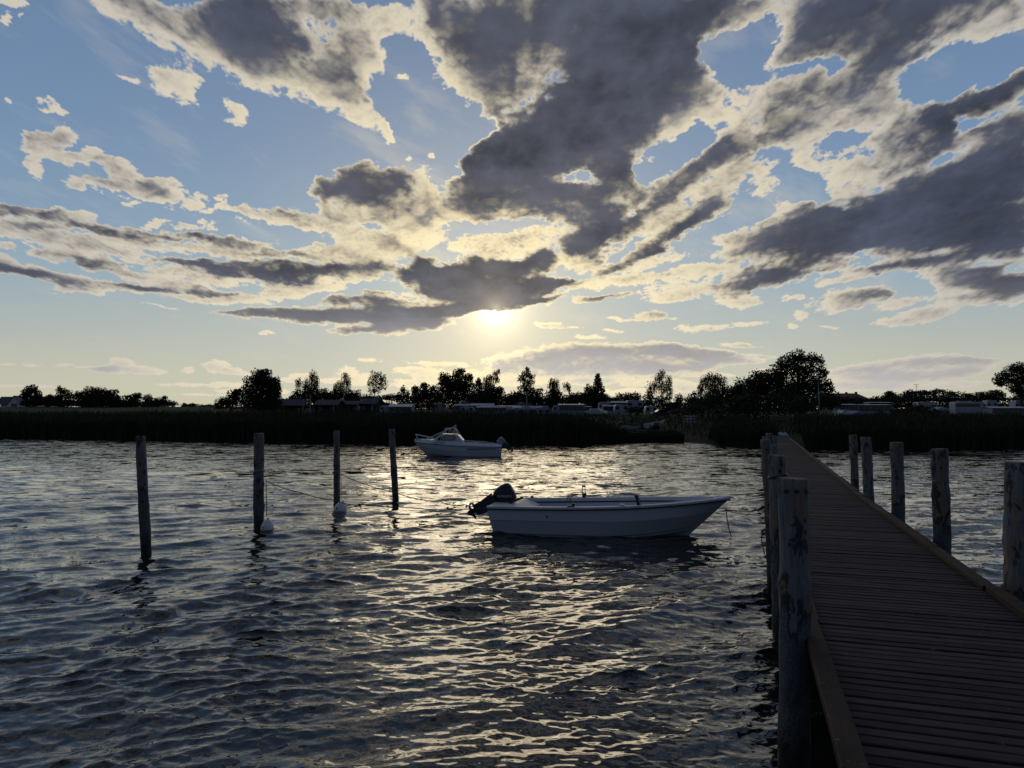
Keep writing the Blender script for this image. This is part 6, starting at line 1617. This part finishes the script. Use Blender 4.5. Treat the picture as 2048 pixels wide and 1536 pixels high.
# right of the pier
awning(1698, 128, 3.4, 2.5, 'pale flat roof right of the olive bushes', posts=3, slope=.1, wall='awning')
caravan(1695, 118, 1.5, 'small bluish caravan end with one window, right of the lamp pole', h=1.15, blue=True)
tent(1719, 115, 2.9, 1.55, 'pale blue grey tent right of the small caravan end', 'bluegrey', rz=.2)
awning(1748, 140, 6.6, 2.25, 'long low pale roof before the right hand hedge', posts=6, slope=.1)
awning(1762, 165, 5.4, 3.0, 'far pale roof strip above the long low one', posts=4, slope=.1)
caravan(1856, 162, 4.6, 'white rounded caravan top behind the green bushes on the right', h=2.6)
tent(1888, 150, 4.4, 1.9, 'dull grey tent roof left of the long motorhome', 'awning')
motorhome(1945, 146, 6.9, 'long white motorhome with a slanted cab window on the right')
caravan(1985, 185, 2.8, 'white caravan top behind the long motorhome', h=2.9)
awning(2022, 140, 7.4, 2.0, 'wide grey awning right of the motorhome', posts=7, slope=.25, wall='awning')
caravan(2044, 170, 3.0, 'white caravan roof at the right edge', h=2.8)
tree('bush', 'mound of green bushes before the right hand caravans', 104, [(1830, 822, 30, 12), (1800, 824, 22, 10), (1860, 826, 30, 10), (1765, 829, 18, 7), (1840, 816, 20, 9)], 'bush', leaf='bush', size=.20, dens=70, seed=72, gaps=.12, group='bushes on the right')

# ------------------------------------------------------------------ things on the shore
def lamp_pole():
    D = 84; e = house_at(1639, D, 0, 'lamp_pole'); H = at(1637, 763, D).z-e.location.z
    MB().tube([(0, 0, 0), (-.02, 0, H*.5), (-.10, 0, H)], [.06, .05, .025], 8).build('pole', M['galv'], e)
    z = at(1638, 786, D).z-e.location.z
    MB().box((-.05, -.08, z), (.20, .14, .22)).build('junction_box', M['white_dull'], e)
    MB().box((-.06, -.06, z-.55), (.12, .10, .5)).build('cable_box', M['galv'], e)
    z2 = at(1631, 795, D).z-e.location.z
    MB().tube([(-.05, 0, z2+.30), (-.30, 0, z2+.42), (-.42, 0, z2+.28)], .02, 6).build('arm', M['galv'], e)
    MB().loft([[(-.42+.03*math.cos(t), .03*math.sin(t), z2+.28) for t in np.linspace(0, 6.28, 13)[:-1]], [(-.42+.05*math.cos(t), .05*math.sin(t), z2+.10) for t in np.linspace(0, 6.28, 13)[:-1]],
               [(-.42+.14*math.cos(t), .14*math.sin(t), z2-.04) for t in np.linspace(0, 6.28, 13)[:-1]]]).build('bell_shade', M['white_dull'], e)
    tag(e, 'tall thin pole with a bell shaped lamp right of the pier end', 'lamp pole')
lamp_pole()
def gate():
    D = 86; e = house_at(1378, D, 0, 'white_gate'); k = D/FPX
    for x in (-3*k, 3.5*k): MB().box((x, 0, .62), (.12, .10, 1.5 if x < 0 else 1.35)).build('gate_post', M['white'], e)
    for z in (.55, .90, 1.24): MB().box((0, -.07, z), (25*k, .04, .11)).build('rail', M['white'], e)
    tag(e, 'short white three rail fence standing alone in the meadow', 'fence')
gate()
def small_post(px, D, h, label, m='cabin_wood'):
    e = house_at(px, D, 0, 'fence_post'); MB().tube([(0, 0, -.2), (.01, 0, h)], [.06, .05], 8).build('shaft', M[m], e)
    tag(e, label, 'post', 'small posts in the meadow')
small_post(1249, 92, 1.1, 'dark short post behind the upturned dinghy')
small_post(1266, 98, 1.0, 'thin post right of the dinghy in the grass')
small_post(1302, 84, 1.1, 'thicker dark post beside the covered dinghy')
small_post(1311, 86, 1.1, 'thin dark post just right of the thicker one')
small_post(1630, 80, 1.25, 'slim white post right of the pier end', 'white')
small_post(1588, 78, 1.6, 'dark leaning stake by the pier end')

def dinghy(px, D, L, rz, label, pitch=0.0, motor=False, lift=.45, hullm='white_dull'):
    e = house_at(px, D, rz, 'dinghy'); e.location.z += lift
    e.rotation_euler = (0, pitch, rz)
    secs = hull_sections(L, 12, .75, lambda f: .48+.14*f*f, lambda f: .0+.14*max(0, (f-.6)/.4)**2, .25, .8, .45, .05, 2.0)
    hull_mesh(secs).build('hull', M[hullm], e)
    for sg in (1, -1):
        rings = [[(p[-1][0], sg*(p[-1][1]+.03), p[-1][2]-.02), (p[-1][0], sg*(p[-1][1]+.03), p[-1][2]+.03), (p[-1][0], sg*max(p[-1][1]-.06, .004), p[-1][2]+.03), (p[-1][0], sg*max(p[-1][1]-.06, .004), p[-1][2]-.02)] for p in secs]
        MB().loft(rings, smooth=False).build('gunwale', M['white'], e)
    mb = MB(); rings = [[(min(p[-1][0], L*.9), -p[-1][1]*.92, p[-1][2]), (min(p[3][0], L*.9), -p[3][1]*.8, .14), (min(p[3][0], L*.9), p[3][1]*.8, .14), (min(p[-1][0], L*.9), p[-1][1]*.92, p[-1][2])] for p in secs[:-2]]
    mb.loft(rings, close=False, caps=False, smooth=False).build('inner_liner', M['awning'], e)
    for x in (L*.3, L*.6): MB().box((x, 0, .36), (.25, 1.2, .04)).build('thwart', M['brown'], e)
    if motor:
        m = outboard(e, .8, 'engine', 'engine_leg', math.radians(30)); m.location = (-.04, 0, .52)
    tag(e, label, 'boat', 'dinghies on the shore')
    return e
def trailer_under(px, D, label, L=3.0):
    e = house_at(px, D, .1, 'boat_trailer')
    MB().beam((-L/2, .3, .38), (L/2, .3, .38), .07, .07).beam((-L/2, -.3, .38), (L/2, -.3, .38), .07, .07).beam((L/2, .3, .38), (L/2+.9, 0, .35), .06, .06).beam((L/2, -.3, .38), (L/2+.9, 0, .35), .06, .06).build('frame', M['galv'], e)
    for sg in (-1, 1): MB().tube([(-.2, sg*.75, .28), (-.2, sg*.90, .28)], .28, 14).build('wheel', M['tyre'], e)
    MB().tube([(L/2+.8, 0, .35), (L/2+.8, 0, 0)], .03, 6).build('jockey_stand', M['galv'], e)
    tag(e, label, 'trailer', 'boat trailers on the shore')
trailer_under(1251, 74, 'boat trailer under the white dinghy on the grass')
dinghy(1240, 74.6, 2.6, .5, 'white dinghy tilted on a trailer at the small beach', .10, lift=.55, motor=True, hullm='white')
trailer_under(1304, 76, 'trailer with the dark tarpaulin covered dinghy')
dinghy(1293, 76.6, 2.2, .25, 'low white dinghy half covered by a dark bundle', -.12, lift=.5, hullm='white')
e = house_at(1312, 75.6, 0, 'tarpaulin_bundle')
MB().ball((0, 0, .95), (.42, .5, .42)).ball((-.25, .1, .8), (.35, .4, .28)).ball((.2, 0, 1.15), (.22, .3, .2)).build('bundle', M['rubber'], e)
tag(e, 'dark tarpaulin bundle piled on the low dinghy', 'tarpaulin')

def landing():
    # concrete path leading inland from the pier
    pts = [(57.9, 1.0), (60, 1.05), (63, 1.5), (67, 2.6)]
    V = []
    for s, _ in pts:
        for w in (W0-.1, W1+.3):
            p = pier_pt(s, w+.0); V.append((p.x, p.y, max(gz(p.x, p.y), .0)+.14))
    o = MB().add(V, [(0, 1, 3, 2), (2, 3, 5, 4), (4, 5, 7, 6)]).build('path', plain('gravel_path', (.07, .07, .07), .95, var=.3, scale=2)); o['kind'] = 'structure'
    # little rowing boat under a crumpled cover at the end of the planks
    q0 = at(1563, 868, 59.5); e = empty('covered_rowing_boat', (q0.x, q0.y, .62), 1.0); e.scale = (.8, .8, .8)
    rr = random.Random(4); rings = []
    for i in range(13):
        f = i/12; x = -1.3+2.6*f; b = .62*math.sin(math.pi*min(max(f*.86+.10, 0), 1))**.6
        rings.append([(x, b*math.cos(t)*(1+rr.uniform(-.12, .12)), .30+(.34+rr.uniform(-.10, .10))*math.sin(t)) for t in np.linspace(0, math.pi, 9)]+[(x, -b*.6, 0), (x, b*.6, 0)])
    MB().loft(rings, smooth=False).build('crumpled_cover', M['white_dull'], e)
    MB().beam((-.2, -.5, .1), (-.9, -.1, 1.35), .05, .05).build('leaning_oar', M['rubber'], e)
    tag(e, 'small rowing boat under a crumpled white cover at the end of the pier', 'boat')
    q = at(1562, 838, 76); e = empty('notice_board', (q.x, q.y, gz(q.x, q.y)))
    z1 = at(1562, 831, 76).z-e.location.z; w = 38/FPX*76
    for i in range(3): MB().box((0, -.02, z1-.10-.155*i), (w, .04, .14)).build('board', M['brown'], e)
    for x in (-w*.42, w*.42): MB().box((x, .04, (z1-.1)/2), (.09, .07, z1-.1)).build('leg', M['brown'], e)
    tag(e, 'low brown board fence across the path behind the pier', 'board fence')
    q = at(1610, 836, 80); e = empty('blue_tarpaulin_frame', (q.x, q.y, gz(q.x, q.y)))
    z1 = at(1610, 827, 80).z-e.location.z; w = 42/FPX*80
    MB().box((0, 0, z1*.55), (w, .06, z1*.85)).build('sheet', M['navy'], e)
    for x in (-w/2, w/2): MB().tube([(x, -.05, 0), (x, -.05, z1+.15)], .05, 8).build('upright', M['cabin_wood'], e)
    MB().tube([(-w/2, -.06, z1*.18), (w*.1, -.06, z1*.2)], .03, 6).build('rail', M['white_dull'], e)
    tag(e, 'dark blue sheet stretched between posts right of the path', 'tarpaulin')
    q = on_level(1508, 884, .0); e = empty('boulder', (q.x, q.y-.6, 0))
    rr = random.Random(3); rings = []
    for i in range(6):
        f = i/5; z = -.25+.50*f; R = .62*math.sqrt(max(1-((f-.3)/.72)**2, .02))
        rings.append([(R*1.25*math.cos(t)*(1+rr.uniform(-.08, .08)), R*math.sin(t)*(1+rr.uniform(-.08, .08)), z) for t in np.linspace(0, 6.28, 13)[:-1]])
    MB().loft(rings).build('stone', M['rock'], e)
    tag(e, 'rounded grey boulder at the foot of the reeds beside the pier', 'boulder')
landing()
